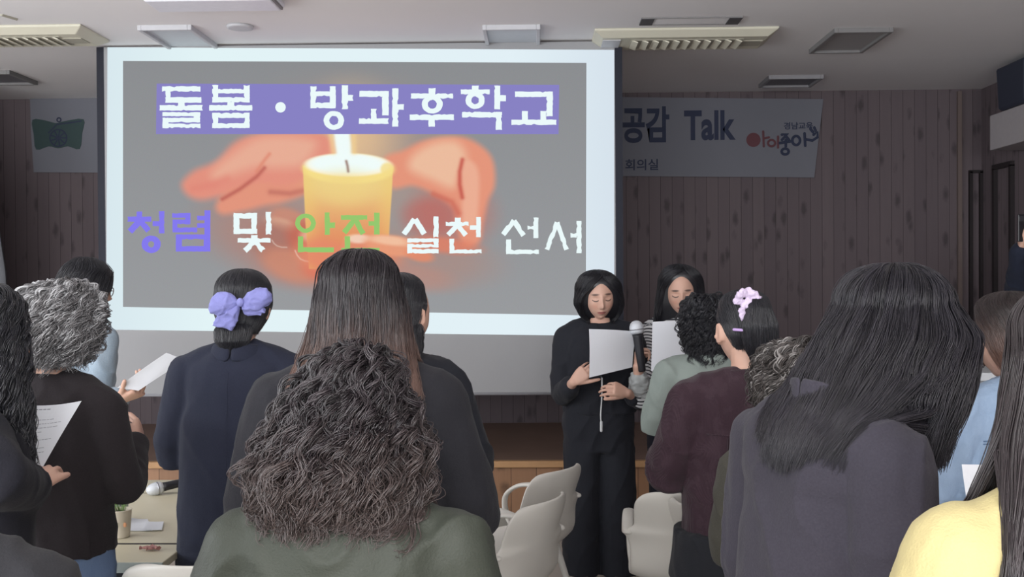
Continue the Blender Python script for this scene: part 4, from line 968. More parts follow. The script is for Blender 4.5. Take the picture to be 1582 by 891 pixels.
            a[:, 1] += dy; return a
        par = parent or s.t
        # inner hull
        na, nt_ = 72, 40; T_ = np.linspace(0, 1, nt_) ** .9; PH = np.linspace(-PI, PI, na, endpoint=False); vs = []
        tm = np.ones(na) if end_fn is None else np.array([end_fn(p_) for p_ in PH])
        if fringe: 
            fr_t = float(np.interp(-at(0, fringe[1], d).z, [-env(np.array([q]))[0][0] for q in np.linspace(0, 1, 60)], np.linspace(0, 1, 60))); tm = np.where(np.abs(PH) < R(fringe[0]), fr_t, tm)
        for i in range(nt_):
            nz = rs.normal(0, 1, na) * hull_noise if hull_noise else 0
            h0_ = hull if hull_top is None else hull_top + (hull - hull_top) * smooth01((T_[i] - .35) / .3)
            hh = h0_ if i < nt_ - 4 else h0_ * (1 - .06 * (i - nt_ + 4)); vs.append(loc_(point(PH, T_[i] * tm * .985, np.full(na, hh) + nz - (1 - hull) * .0)))
        vs = np.concatenate(vs); fs = [(i * na + j, i * na + (j + 1) % na, (i + 1) * na + (j + 1) % na, (i + 1) * na + j) for i in range(nt_ - 1) for j in range(na)]
        bc = len(vs); vs = np.vstack([vs, vs[-na:].mean(0)[None] + (0, 0, .01)]); fs += [((nt_ - 1) * na + j, (nt_ - 1) * na + (j + 1) % na, bc) for j in range(na)]
        vs = push(vs, -.004, 0)
        g = G().add([tuple(v) for v in vs], fs)
        ho = obj(name, g, shell or mat, par, smooth=True, recalc=True); vattr(ho.data, 'rnd', np.full(len(vs), .25)); vattr(ho.data, 'tt', np.concatenate([np.repeat(T_, na), [1.0]]))
        if not strands: return ho
        ncl = max(1, n // clump); phi_c = rs.uniform(-PI, PI, ncl); rho_c = rs.uniform(lift[0], lift[1], ncl) ; 
        K = pts; t = np.linspace(0, 1, K); P_all = np.empty((ncl * clump, K, 3)); rnd = np.empty(ncl * clump)
        A0, lam = curl
        for c in range(ncl):
            ps = rs.uniform(0, 2 * PI); lm = lam * rs.uniform(.75, 1.3); Aamp = A0 * rs.uniform(.6, 1.25); te = 1.0 if end_fn is None else end_fn(phi_c[c]); rv = rs.uniform(0, 1)
            wd = rs.normal(0, wander, (2, 3)); wf = rs.uniform(1.0, 3.2, 2); wp = rs.uniform(0, 6.28, 2)
            if fringe and abs(phi_c[c]) < R(fringe[0]): te = fr_t
            te *= 1 - abs(rs.normal(0, end_j)) * .8 + end_j * .3; t0 = rs.uniform(tmin, .35) if rs.rand() < .5 else tmin
            for q in range(clump):
                i = c * clump + q; ph = phi_c[c] + rs.normal(0, cspread if clump > 1 else 0); rho = rho_c[c] + rs.normal(0, .01 if clump > 1 else .0)
                tt_ = t0 * te + (1 - t0) * te * (t * (1 + rs.normal(0, .015)))
                p = point(np.full(K, ph), np.clip(tt_, 0, 1.0), np.full(K, rho))
                over_ = np.maximum(tt_ - 1.0, 0) * 0.25; p[:, 2] -= over_
                L = np.concatenate([[0], np.cumsum(np.linalg.norm(np.diff(p, axis=0), axis=1))])
                if A0 > 0:
                    w_ = L / lm * 2 * PI + ps; am = Aamp * np.clip(L / .06, .15, 1.0); tg = np.gradient(p, axis=0); tg /= np.linalg.norm(tg, axis=1)[:, None] + 1e-9
                    up_ = np.array([.3, .2, 1.0]); b1 = np.cross(tg, np.array([math.cos(ph + fd), math.sin(ph + fd), .2])); b1 /= np.linalg.norm(b1, axis=1)[:, None] + 1e-9; b2 = np.cross(tg, b1)
                    p = p + (b1 * np.cos(w_)[:, None] + b2 * np.sin(w_)[:, None]) * am[:, None]
                if wander:
                    Lq = L / .10; p = p + wd[0] * (np.sin(Lq * wf[0] + wp[0]) * np.clip(L / .08, 0, 1))[:, None] + wd[1] * (np.sin(Lq * wf[1] + wp[1]) * np.clip(L / .08, 0, 1))[:, None]
                fz_ = np.cumsum(rs.normal(0, frizz, (K, 3)), axis=0) * .35; p = p + fz_
                P_all[i] = p; rnd[i] = np.clip(rv + rs.normal(0, .12), 0, 1)
        PL = push(loc_(P_all.reshape(-1, 3)), .002, .012, K)
        M_ = len(P_all); cur = bpy.data.hair_curves.new(name + '_strands'); cur.add_curves([K] * M_)
        cur.position_data.foreach_set('vector', PL.astype(np.float32).reshape(-1))
        ra = cur.attributes.new('radius', 'FLOAT', 'POINT'); ra.data.foreach_set('value', np.tile(rad * np.interp(t, [0, .8, 1], [1, .9, .35]), M_).astype(np.float32))
        a_ = cur.attributes.new('rnd', 'FLOAT', 'CURVE'); a_.data.foreach_set('value', rnd.astype(np.float32))
        a_ = cur.attributes.new('tt', 'FLOAT', 'POINT'); a_.data.foreach_set('value', np.tile(t, M_).astype(np.float32))
        cur.materials.append(mat); so = link('hair_strands', cur, ho); return ho
def seams(p, o, lines, mat, r_=.0018):
    """thin raised seams laid on the back of a garment; every line is a list of (x, z) in body units"""
    bpy.context.view_layer.update(); g = G()
    for ln in lines:
        pts = []
        for x, z in ln:
            hit = o.ray_cast(p.bend(X(x, -.5, z) * p.k), X(0, 1, 0))
            if hit[0]: pts.append(hit[1] + X(0, -.0002, 0))
        if len(pts) > 2: g.tube(pts, r_, 6)
    if g.v: obj('seam', g, mat, o, smooth=True)
def X(*a): return Vector(a)
# ------------------------------------------------------------------ the cast
def X(*a): return Vector(a)
def reading(p, el=(.235, .00, 1.02), wr=(.10, .26, 1.07)):
    k_ = p.k; o = {}
    for sg in (-1, 1):
        S_ = p.sh(sg); o[sg] = (X(sg * el[0] * k_ * p.w, S_.y + el[1] * k_, el[2] * k_), X(sg * wr[0] * k_, S_.y + wr[1] * k_, wr[2] * k_))
    return o
h_black = hair_mat('hair_black', (40, 40, 46), vary=.3, rough=.36)
h_soft = hair_mat('hair_soft_black', (50, 46, 50), vary=.3, rough=.42)
# --- person in black with lowered microphone sheet: the presenters ------------------------------
def presenter_black():
    p = Person('person in black jumpsuit facing the audience, reading from a sheet before the screen edge', 925, 423, 5.15, 180, head=(6, 14, 3), w=1.03, vox=.0042, head_s=1.02)
    rw, re_ = p.loc(886, 590, 4.93), p.loc(868, 612, 5.17); lw, le = p.loc(968, 607, 4.93), p.loc(998, 618, 5.2)
    hands = [dict(w=rw, d=p.loc(912, 566, 4.90) - rw, n=p.loc(886, 590, 5.5) - rw + X(0, 0, -.15), side=-1, curls=[(20, 20, 10), (24, 22, 10), (28, 24, 12), (34, 26, 14)], thumb=(10, 10, 5), s=.95, thumb_out=40),
             dict(w=lw, d=p.loc(934, 594, 4.86) - lw, n=p.loc(960, 640, 5.2) - lw, side=1, curls=[(30, 45, 20), (36, 45, 25), (42, 45, 25), (48, 45, 25)], thumb=(14, 12, 8), s=.95, thumb_out=32)]
    p.body({1: (re_, rw), -1: (le, lw)}, hands)
    m = cloth('black_jumpsuit', (46, 48, 56), .8); o = p.top('jumpsuit_top', m, .020, .88, (.066, .060, .046), {1: .72, -1: .66}, .008, .007, 3, neck=1.35, boxy=.2)
    p.collar(o, m, h=.035, r_=.062, drop=.02, z=1.335, flare=.01, gap=24, tilt=.5)
    p.legs('jumpsuit_trousers', m, (.105, .098, .098), .016, .96, amp=.006, foot=.05, sx=.10); p.shoes(plain('black_shoe', (40, 38, 40), .4))
    g = G(); pts = [p.loc(930, 584, 4.92), p.loc(930, 610, 4.93), p.loc(928, 640, 4.945), p.loc(929, 655, 4.95)]
    g.tube(smooth_pts(pts), .0035, 8, round_ends=True); g.tube([p.loc(929, 652, 4.95), p.loc(929, 665, 4.95)], .007, 10, round_ends=True)
    obj('drawstring', g, plain('pale_cord', (196, 198, 200), .5), p.t, smooth=True)
    g = G(); g.tube([p.bend(X(0, .142, z) * p.k) for z in np.linspace(.92, 1.27, 10)], .0035, 8); obj('zip', g, plain('dark_zip', (70, 72, 80), .4, metal=.5), o, smooth=True)
    p.hair(h_black, [(417, 922, 922, 0, .0), (447, 890, 960, .0, .105), (468, 888, 963, .005, .105), (485, 896, 958, .02, .09), (497, 908, 948, .03, .07)], 4200, 1, face=[(433, 0), (440, 15), (450, 30), (462, 50), (480, 64), (500, 72)], rad=.0009, part=4, end_j=.04)
    paper('pale sheet held up by the person in black jumpsuit', [at(910, 508, 4.84), at(982, 512, 4.93), at(977, 567, 4.90), at(911, 583, 4.80)], -.012, 0)
    return p
presenter_black()
def presenter_stripe():
    p = Person('person in black and white striped top, reading and holding the microphone upright', 1050, 417, 5.32, 176, head=(2, 16, 2), w=.95, vox=.0042, head_s=1.02)
    rw, re_ = p.loc(985, 566, 4.92), p.loc(992, 620, 5.04); lw, le = p.loc(1078, 588, 4.93), p.loc(1090, 628, 5.15)
    hands = [dict(w=rw, d=p.loc(989, 532, 4.93) - rw, n=p.loc(1030, 560, 4.98) - rw, side=1, curls=[(62, 68, 40), (66, 70, 40), (70, 70, 40), (74, 70, 40)], thumb=(34, 30, 20), s=.93, thumb_out=45),
             dict(w=lw, d=p.loc(1056, 558, 4.90) - lw, n=p.loc(1070, 580, 5.4) - lw, side=1, curl=(28, 24, 12), thumb=(10, 8, 5), s=.93)]
    p.body({1: (re_, rw), -1: (le, lw)}, hands)
    m = cloth('striped_knit', (214, 214, 216), .85, 'stripe', (44, 44, 52)); p.top('striped_top', m, .016, .86, (.058, .054, .050), {1: .48, -1: .8}, .008, .004, 5, neck=1.345, stripe=True, boxy=.4)
    a = re_.lerp(rw, .22); b = re_.lerp(rw, .66); g = G(); g.tube(smooth_pts([a, a.lerp(b, .3), a.lerp(b, .7), b]), resample((.052, .056, .055, .05), 10), 20, round_ends=True); me = remesh(g, .006, 2, 'cuff'); folds(me, .008, 4, 20, 30); me.materials.append(cloth('grey_cuff', (168, 172, 172), .85)); link('rolled_cuff', me, p.t)
    p.legs('trousers', cloth('navy_trousers', (52, 56, 72)), (.095, .085, .08), .010, .92); p.shoes(plain('black_shoe2', (40, 38, 40), .4))
    p.hair(h_black, [(408, 1048, 1048, 0, .0), (438, 1018, 1086, .0, .105), (470, 1014, 1089, .01, .10), (500, 1012, 1090, .03, .085), (530, 1014, 1088, .05, .06), (548, 1022, 1080, .06, .05)], 4200, 2, face=[(422, 0), (428, 16), (440, 38), (452, 54), (470, 60), (495, 66), (540, 80)], rad=.0009, part=12, end_j=.06)
    paper('blank-backed sheet held upright by the person in striped top', [at(1008, 497, 4.90), at(1066, 495, 4.90), at(1062, 576, 4.84), at(1006, 573, 4.84)], -.006, 0)
    a, b = at(984, 511, 4.905), at(992, 572, 4.90); ax = (b - a).normalized()
    M_ = (-ax).to_track_quat('Z', 'Y').to_matrix(); t = mic('microphone', 'microphone with pale grey head held up by the striped person', tuple(a), M_)
    t.scale = (1.35, 1.35, 1.0)
    return p
presenter_stripe()
# --- grey curls ---------------------------------------------------------------------------------
h_grey = hair_mat('hair_grey', (136, 134, 136), vary=.5, rough=.4, grey=(.3, (178, 178, 180)))
def grey():
    p = Person('person with short grey curls in a dark brown sweater and blue jeans', 92, 450, 2.85, -8, head=(-6, 8, 0), w=.93, vox=.007)
    ar = reading(p, (.215, .03, 1.02), (.12, .25, 1.12)); p.body(ar, [dict(w=ar[1][1], d=X(-.3, .8, .4), n=X(-1, 0, 0), side=1)])
    m = cloth('dark_knit', (50, 45, 48), .95, 'heather', (60, 55, 58), sheen=.2); p.top('sweater', m, .018, .845, (.062, .060, .045), .95, .008, .006, 11, boxy=.7, neck=1.365, fz=4)
    p.legs('jeans', cloth('blue_denim', (84, 106, 142), .85, 'denim', (122, 142, 172)), (.098, .075, .07), .012, .90); p.shoes(plain('white_sneaker', (200, 200, 200), .6))
    p.collar(p.top_o, m, h=.02, r_=.060, z=1.345, th=.007, name='ribbed_neckband')
    for sg in (-1, 1):
        g = G(); g.loft([[p.bend(X(sg * .075 + x, -.142 - dy, z) * p.k) for x, z in ((-.055, .80), (.055, .80), (.055, .70), (0, .675), (-.055, .70))] for dy in (0, .006)]); obj('back_pocket', g, cloth('pocket_denim', (92, 112, 146), .85, 'denim', (128, 146, 176)), p.t)
    p.hair(h_grey, [(438, 95, 95, 0, .0), (475, 37, 151, 0, .115), (505, 33, 152, -.01, .115), (530, 40, 148, -.02, .10), (556, 62, 130, -.03, .075)], 5200, 21, face=[(440, 0), (470, 20), (500, 50), (560, 60)], rad=.0011, curl=(.0075, .042), clump=7, cspread=.03, hull=.86, lift=(.90, 1.01), frizz=.002, end_j=.12, hull_noise=.01, wander=.009, pts=56)
    return p
grey()
def glasses_man():
    p = Person('person with short black hair and glasses in pale blue shirt, holding a printed sheet', 133, 405, 4.45, -28, head=(-26, 12, 0), w=1.0, vox=.0045)
    rw = p.loc(186, 616, 4.12); re_ = p.loc(150, 618, 4.36); lw = p.loc(150, 610, 4.10); le = p.loc(85, 620, 4.2)
    hands = [dict(w=rw, d=p.loc(214, 606, 4.10) - rw, n=X(-.3, .2, .9), side=1, curls=[(38, 40, 20), (42, 45, 20), (46, 45, 25), (50, 45, 25)], thumb=(10, 5, 5), s=1.05, thumb_out=50)]
    p.body({1: (re_, rw), -1: (le, lw)}, hands)
    m = cloth('pale_blue_shirt', (150, 168, 184), .8, 'heather', (176, 188, 198)); p.top('shirt', m, .018, .85, (.064, .058, .045), .88, .008, .006, 12, neck=1.355)
    p.collar(p.top_o, m, h=.03, r_=.064, drop=.015, z=1.34)
    p.legs('trousers', cloth('grey_trousers', (70, 70, 78)), (.095, .075, .07)); p.shoes(plain('black_shoe3', (40, 38, 40), .4))
    p.hair(h_black, [(398, 133, 133, 0, .0), (446, 89, 176, 0, .105), (475, 94, 168, -.02, .09), (497, 108, 156, -.03, .06)], 3600, 22, face=[(418, 0), (428, 30), (445, 48), (470, 62), (500, 80)], rad=.0010, frizz=.003, end_j=.08)
    g = G(); Mh = p.Mh; F = lambda x, y, z: Mh @ (X(x, y, z) * p.hs)
    for sg in (-1, 1):
        rg_ = [F(sg * .033 + .024 * math.cos(a_), .099 - .02 * abs(math.cos(a_) * .0), .002 + .018 * math.sin(a_)) for a_ in [2 * PI * q / 20 for q in range(21)]]; g.tube(rg_, .0018, 8)
        g.tube([F(sg * .057, .099, .006), F(sg * .074, .085, .006), F(sg * .080, .0, .004), F(sg * .078, -.012, -.006)], .0016, 8, round_ends=True)
    g.tube([F(-.009, .1, .004), F(0, .104, .007), F(.009, .1, .004)], .0016, 8); obj('glasses', g, plain('brown_glasses_frame', (110, 78, 70), .35), p.t, smooth=True)
    paper('printed sheet held out toward the screen by the person with glasses', [at(181, 599, 4.03), at(257, 545, 4.06), at(288, 556, 4.10), at(214, 603, 4.06)], .008, 12, side=1)
    return p
glasses_man()
# --- far left ----------------------------------------------------------------------------------
def far_left():
    p = Person('person with long wavy black hair and black top, cut by the picture\'s left edge', -30, 452, 2.3, -50, head=(-5, 8, 0), w=.95, vox=.0045, head_s=1.0)
    rw = p.loc(52, 752, 2.30); re_ = p.loc(-5, 742, 2.08); lw = p.loc(20, 740, 2.55); le = p.loc(-60, 750, 2.62)
    p.body({1: (re_, rw), -1: (le, lw)}, [dict(w=rw, d=p.loc(64, 722, 2.38) - rw, n=p.loc(90, 740, 2.6) - rw, side=-1, curl=(20, 20, 10), thumb=(10, 10, 5), s=.92, thumb_out=30)])
    m = cloth('black_knit', (40, 40, 48), .95); p.top('black_top', m, .022, .80, (.068, .066, .048), .97, .008, .006, 13, boxy=.8)
    p.legs('trousers', cloth('black_trousers', (44, 44, 50)), (.095, .075, .07)); p.shoes(plain('black_shoe4', (40, 38, 40), .4))
    p.hair(h_black, [(438, -32, -32, 0, .0), (500, -98, 32, 0, .115), (560, -104, 42, -.01, .115), (620, -106, 46, -.02, .105), (680, -102, 36, -.02, .10), (735, -85, 14, -.02, .08)], 3200, 23, face=[(455, 0), (480, 15), (520, 24), (700, 30)], rad=.0010, curl=(.008, .09), clump=10, hull=.88)
    paper('printed sheet tilted in front of the dark brown sweater, cut by the black sleeve', [at(28, 625, 2.46), at(126, 618, 2.52), at(66, 722, 2.42), at(-20, 722, 2.36)], .012, 12, side=-1)
    q = Person('person in dark grey coat, only the shoulder showing in the bottom left corner', -140, 560, 1.36, 0, head=(0, 10, 0), w=1.12, vox=.007)
    q.body(reading(q)); m = cloth('charcoal_coat', (50, 50, 54), .9); q.top('coat', m, .030, .55, (.078, .072, .055), 1, .009, .007, 14, boxy=.6, slope=.004)
    q.legs('trousers', cloth('dark_trousers', (44, 44, 50)), (.095, .075, .07)); q.shoes(plain('black_shoe5', (40, 38, 40), .4))
    q.hair(h_soft, [(542, -140, -140, 0, .0), (640, -228, -52, 0, .11), (720, -222, -58, -.02, .09), (760, -205, -80, -.03, .07)], 1500, 24, rad=.0009, face=[(560, 0), (620, 40), (760, 60)])
far_left()
# --- navy coat with the bow -----------------------------------------------------------------------
def bow_lady():
    p = Person('person in long navy coat with a big lilac bow in tied black hair', 377, 421, 3.3, -4, head=(-9, 4, 1), w=.98, vox=.006)
    p.body(reading(p, (.24, .03, 1.00), (.13, .27, 1.10)))
    m = cloth('navy_wool', (50, 54, 72), .9, 'heather', (58, 62, 80)); p.top('coat', m, .024, .30, (.074, .070, .052), .98, .008, .005, 31, boxy=1.0, flare=.015, neck=1.36, fx=6, fz=1.8)
    p.collar(p.top_o, m, h=.045, r_=.066, drop=.035, z=1.325, flare=.014, th=.008); seams(p, p.top_o, [[(.0, z) for z in np.linspace(1.28, .4, 24)]], m, .0012)
    p.legs('trousers', cloth('dark_trousers2', (44, 44, 52)), (.085, .07, .06), .006); p.shoes(plain('black_shoe6', (40, 38, 40), .4))
    p.hair(h_black, [(415, 375, 375, 0, .0), (447, 334, 417, 0, .10), (470, 331, 419, 0, .10), (495, 340, 412, -.02, .085), (512, 352, 402, -.04, .06)], 4200, 32, face=[(425, 0), (440, 25), (470, 52), (515, 58)], rad=.0008, frizz=.0008, end_j=.03, lift=(.96, 1.01), hull=.965)
    p.hair(h_black, [(492, 374, 374, -.075, .0), (510, 343, 400, -.085, .035), (524, 345, 396, -.09, .035), (537, 356, 386, -.09, .025)], 1500, 33, rad=.0008, name='low_ponytail', frizz=.0008, hull=.93)
    # the bow: two puffed loops, two tails, a knot
    mb = cloth('lilac_organza', (140, 142, 204), .6, amp=.12, sheen=.4); bd = 3.3 - .13
    bow = []
    def fan(name, root, pts, puff, seed):           # closed cushion lofted from the knot outwards
        root = p.loc(*root, bd); C_ = [p.loc(x, y, bd) for x, y in pts]; rr = random.Random(seed); g = G(); rings = []; n = len(C_)
        cen = sum(C_, Vector()) / n; nrm = X(0, -1, 0)
        for t, th in ((.04, .006), (.2, .013), (.4, .022), (.6, puff), (.8, puff * .9), (.93, puff * .6), (1.0, .004)):
            f_, b_ = [], []
            for i, c in enumerate(C_):
                q = root.lerp(c, t); w_ = math.sin(PI * i / (n - 1)) ** .6; z_ = th * w_ + .004 * math.sin(i * 2.3 + t * 5) * t
                f_.append(q + nrm * (z_ + .003)); b_.append(q - nrm * (z_ * .5 + .003))
            rings.append(f_ + b_[::-1])
        g.loft(rings); me = remesh(g, .0035, 3, name); folds(me, .0035, seed, 26, 26, .3); me.materials.append(mb); return me
    bo = link('bow', fan('bow', (371, 468), [(376, 458), (386, 449), (402, 443), (413, 444), (420, 455), (421, 466), (413, 474), (400, 480), (386, 484), (376, 478)], .022, 41), p.t)
    bo['label'] = 'large lilac chiffon hair bow'
    link('bow_loop', fan('bow_loop', (371, 467), [(364, 457), (352, 450), (336, 449), (327, 458), (323, 470), (325, 484), (334, 488), (348, 487), (362, 482)], .024, 42), bo)
    link('bow_tail', fan('bow_tail', (370, 470), [(352, 480), (340, 484), (332, 492), (328, 503), (341, 503), (358, 512), (366, 500), (370, 486)], .008, 43), bo)
    link('bow_tail', fan('bow_tail', (372, 470), [(374, 482), (380, 490), (392, 488), (404, 489), (414, 482), (406, 474), (392, 472)], .008, 44), bo)
    g = G(); g.ell(p.loc(371, 467, bd - .018), (.012, .010, .014), None, 16, 10); obj('bow_knot', g, mb, bo, smooth=True)
    a_ = p.bend(X(.03, -.05, 1.33)) ; 
    paper('white sheet just showing past the shoulder of the navy coat', [at(400, 549, 3.62), at(452, 549, 3.62), at(452, 620, 3.56), at(400, 620, 3.56)], .003, 6, side=1)
bow_lady()
# --- long brown hair, black blazer -------------------------------------------------------------------
h_brown = hair_mat('hair_dark_to_brown', (40, 35, 40), tip=(98, 76, 68), vary=.3, rough=.34)
def brown():
    p = Person('person with long straight dark hair fading to brown, in black blazer', 556, 394, 2.3, 0, head=(0, 8, 0), w=1.02, vox=.007)
    p.body(reading(p, (.245, .02, 1.0), (.12, .26, 1.08)))
    m = cloth('black_blazer', (44, 44, 50), .85, 'heather', (50, 50, 56)); p.top('blazer', m, .024, .72, (.074, .068, .050), .97, .007, .006, 51, boxy=.7, slope=.0, fx=8, fz=2.5)
    p.legs('trousers', cloth('black_trousers7', (44, 44, 50)), (.09, .075, .07)); p.shoes(plain('black_shoe7', (40, 38, 40), .4))
    p.hair(h_brown, [(385, 556, 556, .01, .0), (430, 497, 614, .0, .105), (480, 484, 630, -.005, .11), (530, 476, 638, -.02, .10), (570, 462, 650, -.045, .085), (606, 456, 658, -.07, .06)], 9000, 52, face=[(400, 0), (430, 20), (470, 45), (520, 58), (650, 62)], rad=.00075, frizz=.0012, end_j=.07, lift=(.90, 1.01), hull=.86, hull_top=.95, curl=(.002, .2), clump=6, wander=.002)
    g = G(); g.ell(p.loc(392, 748, 2.15), (.012, .006, .014), None, 12, 8)
brown()
def beyond_brown():
    p = Person('person in black jacket with neat black hair, standing beyond the long brown hair', 620, 428, 3.02, -12, head=(-22, 10, 0), w=1.0, vox=.007)
    p.body(reading(p, (.235, .04, 1.02), (.13, .27, 1.10)))
    m = cloth('black_jacket', (44, 46, 54), .85); p.top('jacket', m, .026, .68, (.072, .068, .052), .97, .008, .008, 53, boxy=.7)
    p.collar(p.top_o, m, h=.035, r_=.064, drop=.02, z=1.335); p.legs('trousers', cloth('black_trousers8', (44, 44, 50)), (.09, .08, .075)); p.shoes(plain('black_shoe8', (40, 38, 40), .4))
    p.hair(h_black, [(421, 616, 616, 0, .0), (448, 579, 655, 0, .10), (470, 575, 659, 0, .10), (490, 582, 656, -.01, .095), (512, 598, 648, -.03, .07)], 3000, 54, face=[(430, 0), (445, 25), (470, 50), (515, 60)], rad=.0008, frizz=.001, end_j=.03, lift=(.96, 1.01), hull=.96)
    p.hair(h_black, [(495, 636, 636, -.05, .0), (510, 616, 655, -.06, .03), (535, 620, 655, -.08, .03), (560, 630, 650, -.09, .02)], 800, 55, rad=.0008, name='ponytail', hull=.9)
beyond_brown()
# --- green jacket, dark curls ---------------------------------------------------------------------
h_curl = hair_mat('hair_dark_curls', (52, 46, 49), tip=(68, 58, 56), vary=.55, rough=.32)
def green():
    p = Person('person with shoulder-length dark curls in olive green jacket, nearest at the bottom', 538, 560, 1.72, -2, head=(2, 10, 0), lean=8, w=1.14, fat=1.08, vox=.006)
    p.body(reading(p, (.25, .04, 1.0), (.12, .24, 1.06)))
    m = cloth('olive_nylon', (72, 76, 68), .55, sheen=.05, amp=.06); p.top('jacket', m, .030, .70, (.082, .074, .055), .97, .007, .009, 61, boxy=.9, slope=.006, fx=8, fz=4, small=.2, collar=dict(h=.035, r_=.078, drop=.02, z=1.325, th=.008))
    p.legs('trousers', cloth('dark_trousers9', (50, 50, 56)), (.095, .08, .07)); p.shoes(plain('black_shoe9', (40, 38, 40), .4))
    p.hair(h_curl, [(546, 548, 548, .01, .0), (596, 484, 604, .0, .110), (640, 448, 628, -.01, .125), (690, 420, 646, -.03, .13), (730, 410, 652, -.045, .12), (762, 424, 640, -.05, .10), (776, 444, 620, -.05, .08)], 8500, 62, face=[(560, 0), (590, 15), (640, 40), (800, 50)], rad=.0009, curl=(.0085, .056), clump=9, cspread=.022, hull=.82, lift=(.82, 1.03), frizz=.0016, end_j=.10, hull_noise=.012, wander=.012, pts=84)
    return p
green()
# --- sage jacket, black curls ------------------------------------------------------------------------
def sage():
    p = Person('person with short black curls in pale sage green jacket', 1087, 466, 4.28, 3, head=(8, 12, 0), w=1.05, vox=.0075)
    p.body(reading(p, (.235, .03, 1.03), (.13, .27, 1.12)))
    m = cloth('sage_cotton', (142, 152, 147), .8); p.top('jacket', m, .026, .66, (.074, .068, .054), .97, .008, .008, 71, boxy=.8)
    p.collar(p.top_o, m, h=.045, r_=.066, drop=.03, z=1.325); p.legs('trousers', cloth('navy_trousers2', (52, 56, 72)), (.09, .08, .075)); p.shoes(plain('black_shoe10', (40, 38, 40), .4))
    p.hair(h_black, [(457, 1088, 1088, 0, .0), (482, 1058, 1122, 0, .105), (508, 1055, 1122, 0, .105), (530, 1060, 1118, -.01, .10), (552, 1068, 1108, -.03, .07)], 3600, 72, face=[(462, 0), (480, 20), (510, 50), (560, 60)], rad=.0011, curl=(.0075, .042), clump=7, cspread=.03, hull=.86, lift=(.88, 1.03), hull_noise=.01, wander=.008, end_j=.12, pts=50)
    paper('white sheet corner between the sage green and the burgundy jackets', [at(1056, 598, 3.47), at(1150, 600, 3.47), at(1150, 680, 3.38), at(1054, 680, 3.38)], .003, 5, side=1)
sage()
# --- burgundy corduroy, ponytail ----------------------------------------------------------------------
def burgundy():
    p = Person('person with black ponytail in burgundy corduroy jacket over jeans', 1150, 452, 3.08, 4, head=(2, 8, 2), w=1.06, vox=.006, head_s=1.06)
    ar = reading(p, (.25, .03, 1.03), (.14, .26, 1.10)); p.body(ar, neck_r=.052)
    m = cloth('burgundy_cord', (68, 48, 58), .8, 'cord', (92, 72, 82), sheen=.3)
    o = p.top('jacket', m, .030, .80, (.080, .074, .060), .97, .007, .008, 81, boxy=.9, fx=9, fz=4)
    p.collar(o, m, h=.045, r_=.068, drop=.035, z=1.33, flare=.014, th=.008)
    mu = cloth('black_shirt', (48, 50, 56), .85); g = G(); p.torso(g, .022, .70, top=.86, boxy=1.0, hem_flare=.05); me = remesh(g, .008, 3, 'shirt'); folds(me, .006, 82); me.materials.append(mu); link('shirt_hem', me, p.t)
    p.legs('jeans', cloth('indigo_denim', (66, 78, 104), .85, 'denim', (96, 106, 130)), (.092, .075, .07), .010, .85); p.shoes(plain('black_shoe11', (40, 38, 40), .4))
    # seams of the jacket: yoke and back panels
    g = G()
    def on_back(x, z): return p.bend(X(x, -.155, z) * p.k)
    dg = bpy.context.evaluated_depsgraph_get()
    def snap(x, z):
        hit = o.ray_cast(p.bend(X(x, -.5, z) * p.k), X(0, 1, 0)); return (hit[1] + X(0, -.0005, 0)) if hit[0] else on_back(x, z)
    bpy.context.view_layer.update()
    for ln in ([(x, 1.175) for x in np.linspace(-.155, .155, 14)], [(-.10 + .0 * q, z) for q, z in enumerate(np.linspace(1.17, .86, 12))], [(.10, z) for z in np.linspace(1.17, .86, 12)], [(x, .855) for x in np.linspace(-.17, .17, 14)]):
        g.tube([snap(*q) for q in ln], .0022, 6)
    obj('seam', g, m, o, smooth=True)
    p.hair(h_black, [(447, 1150, 1150, 0, .0), (472, 1112, 1188, 0, .10), (492, 1109, 1191, 0, .10), (515, 1116, 1184, -.02, .085), (535, 1128, 1172, -.035, .06)], 4200, 83, face=[(455, 0), (470, 25), (490, 60), (505, 78), (540, 80)], rad=.0007, frizz=.0007, end_j=.03, lift=(.97, 1.01), hull=.97)
    p.hair(h_black, [(453, 1154, 1154, -.09, .0), (474, 1138, 1176, -.115, .035), (500, 1132, 1184, -.125, .038), (530, 1136, 1184, -.12, .035), (555, 1150, 1172, -.11, .02)], 2600, 84, rad=.0007, name='ponytail', frizz=.001, hull=.92, end_j=.05)
    g = G(); rr = random.Random(4); ctr = p.loc(1153, 460, 3.08 - .115)
    for q in range(9):
        a_ = q * 2 * PI / 9; rpt = ctr + X(.026 * math.cos(a_), -.006 + rr.uniform(-.008, .004), .017 * math.sin(a_)); g.ell(rpt, (rr.uniform(.012, .017), .010, rr.uniform(.010, .015)), Matrix.Rotation(a_, 3, 'Y'), 12, 8)
    g.ell(ctr + X(-.016, -.01, -.045), (.010, .006, .02), None, 10, 8); g.ell(ctr + X(.034, -.008, -.004), (.02, .006, .012), None, 10, 8); me = remesh(g, .003, 2, 'scrunchie'); folds(me, .004, 9, 60, 60); me.materials.append(plain('lilac_floral', (206, 190, 216), .7, nscale=140, namp=.35)); link('scrunchie', me, p.t)
    g = G(); g.tube([p.loc(1134, 509, 3.08 - .105), p.loc(1148, 510, 3.08 - .128)], .0045, 8, round_ends=True); obj('hair_clip', g, plain('lilac_clip', (190, 160, 214), .35), p.t, smooth=True)
burgundy()
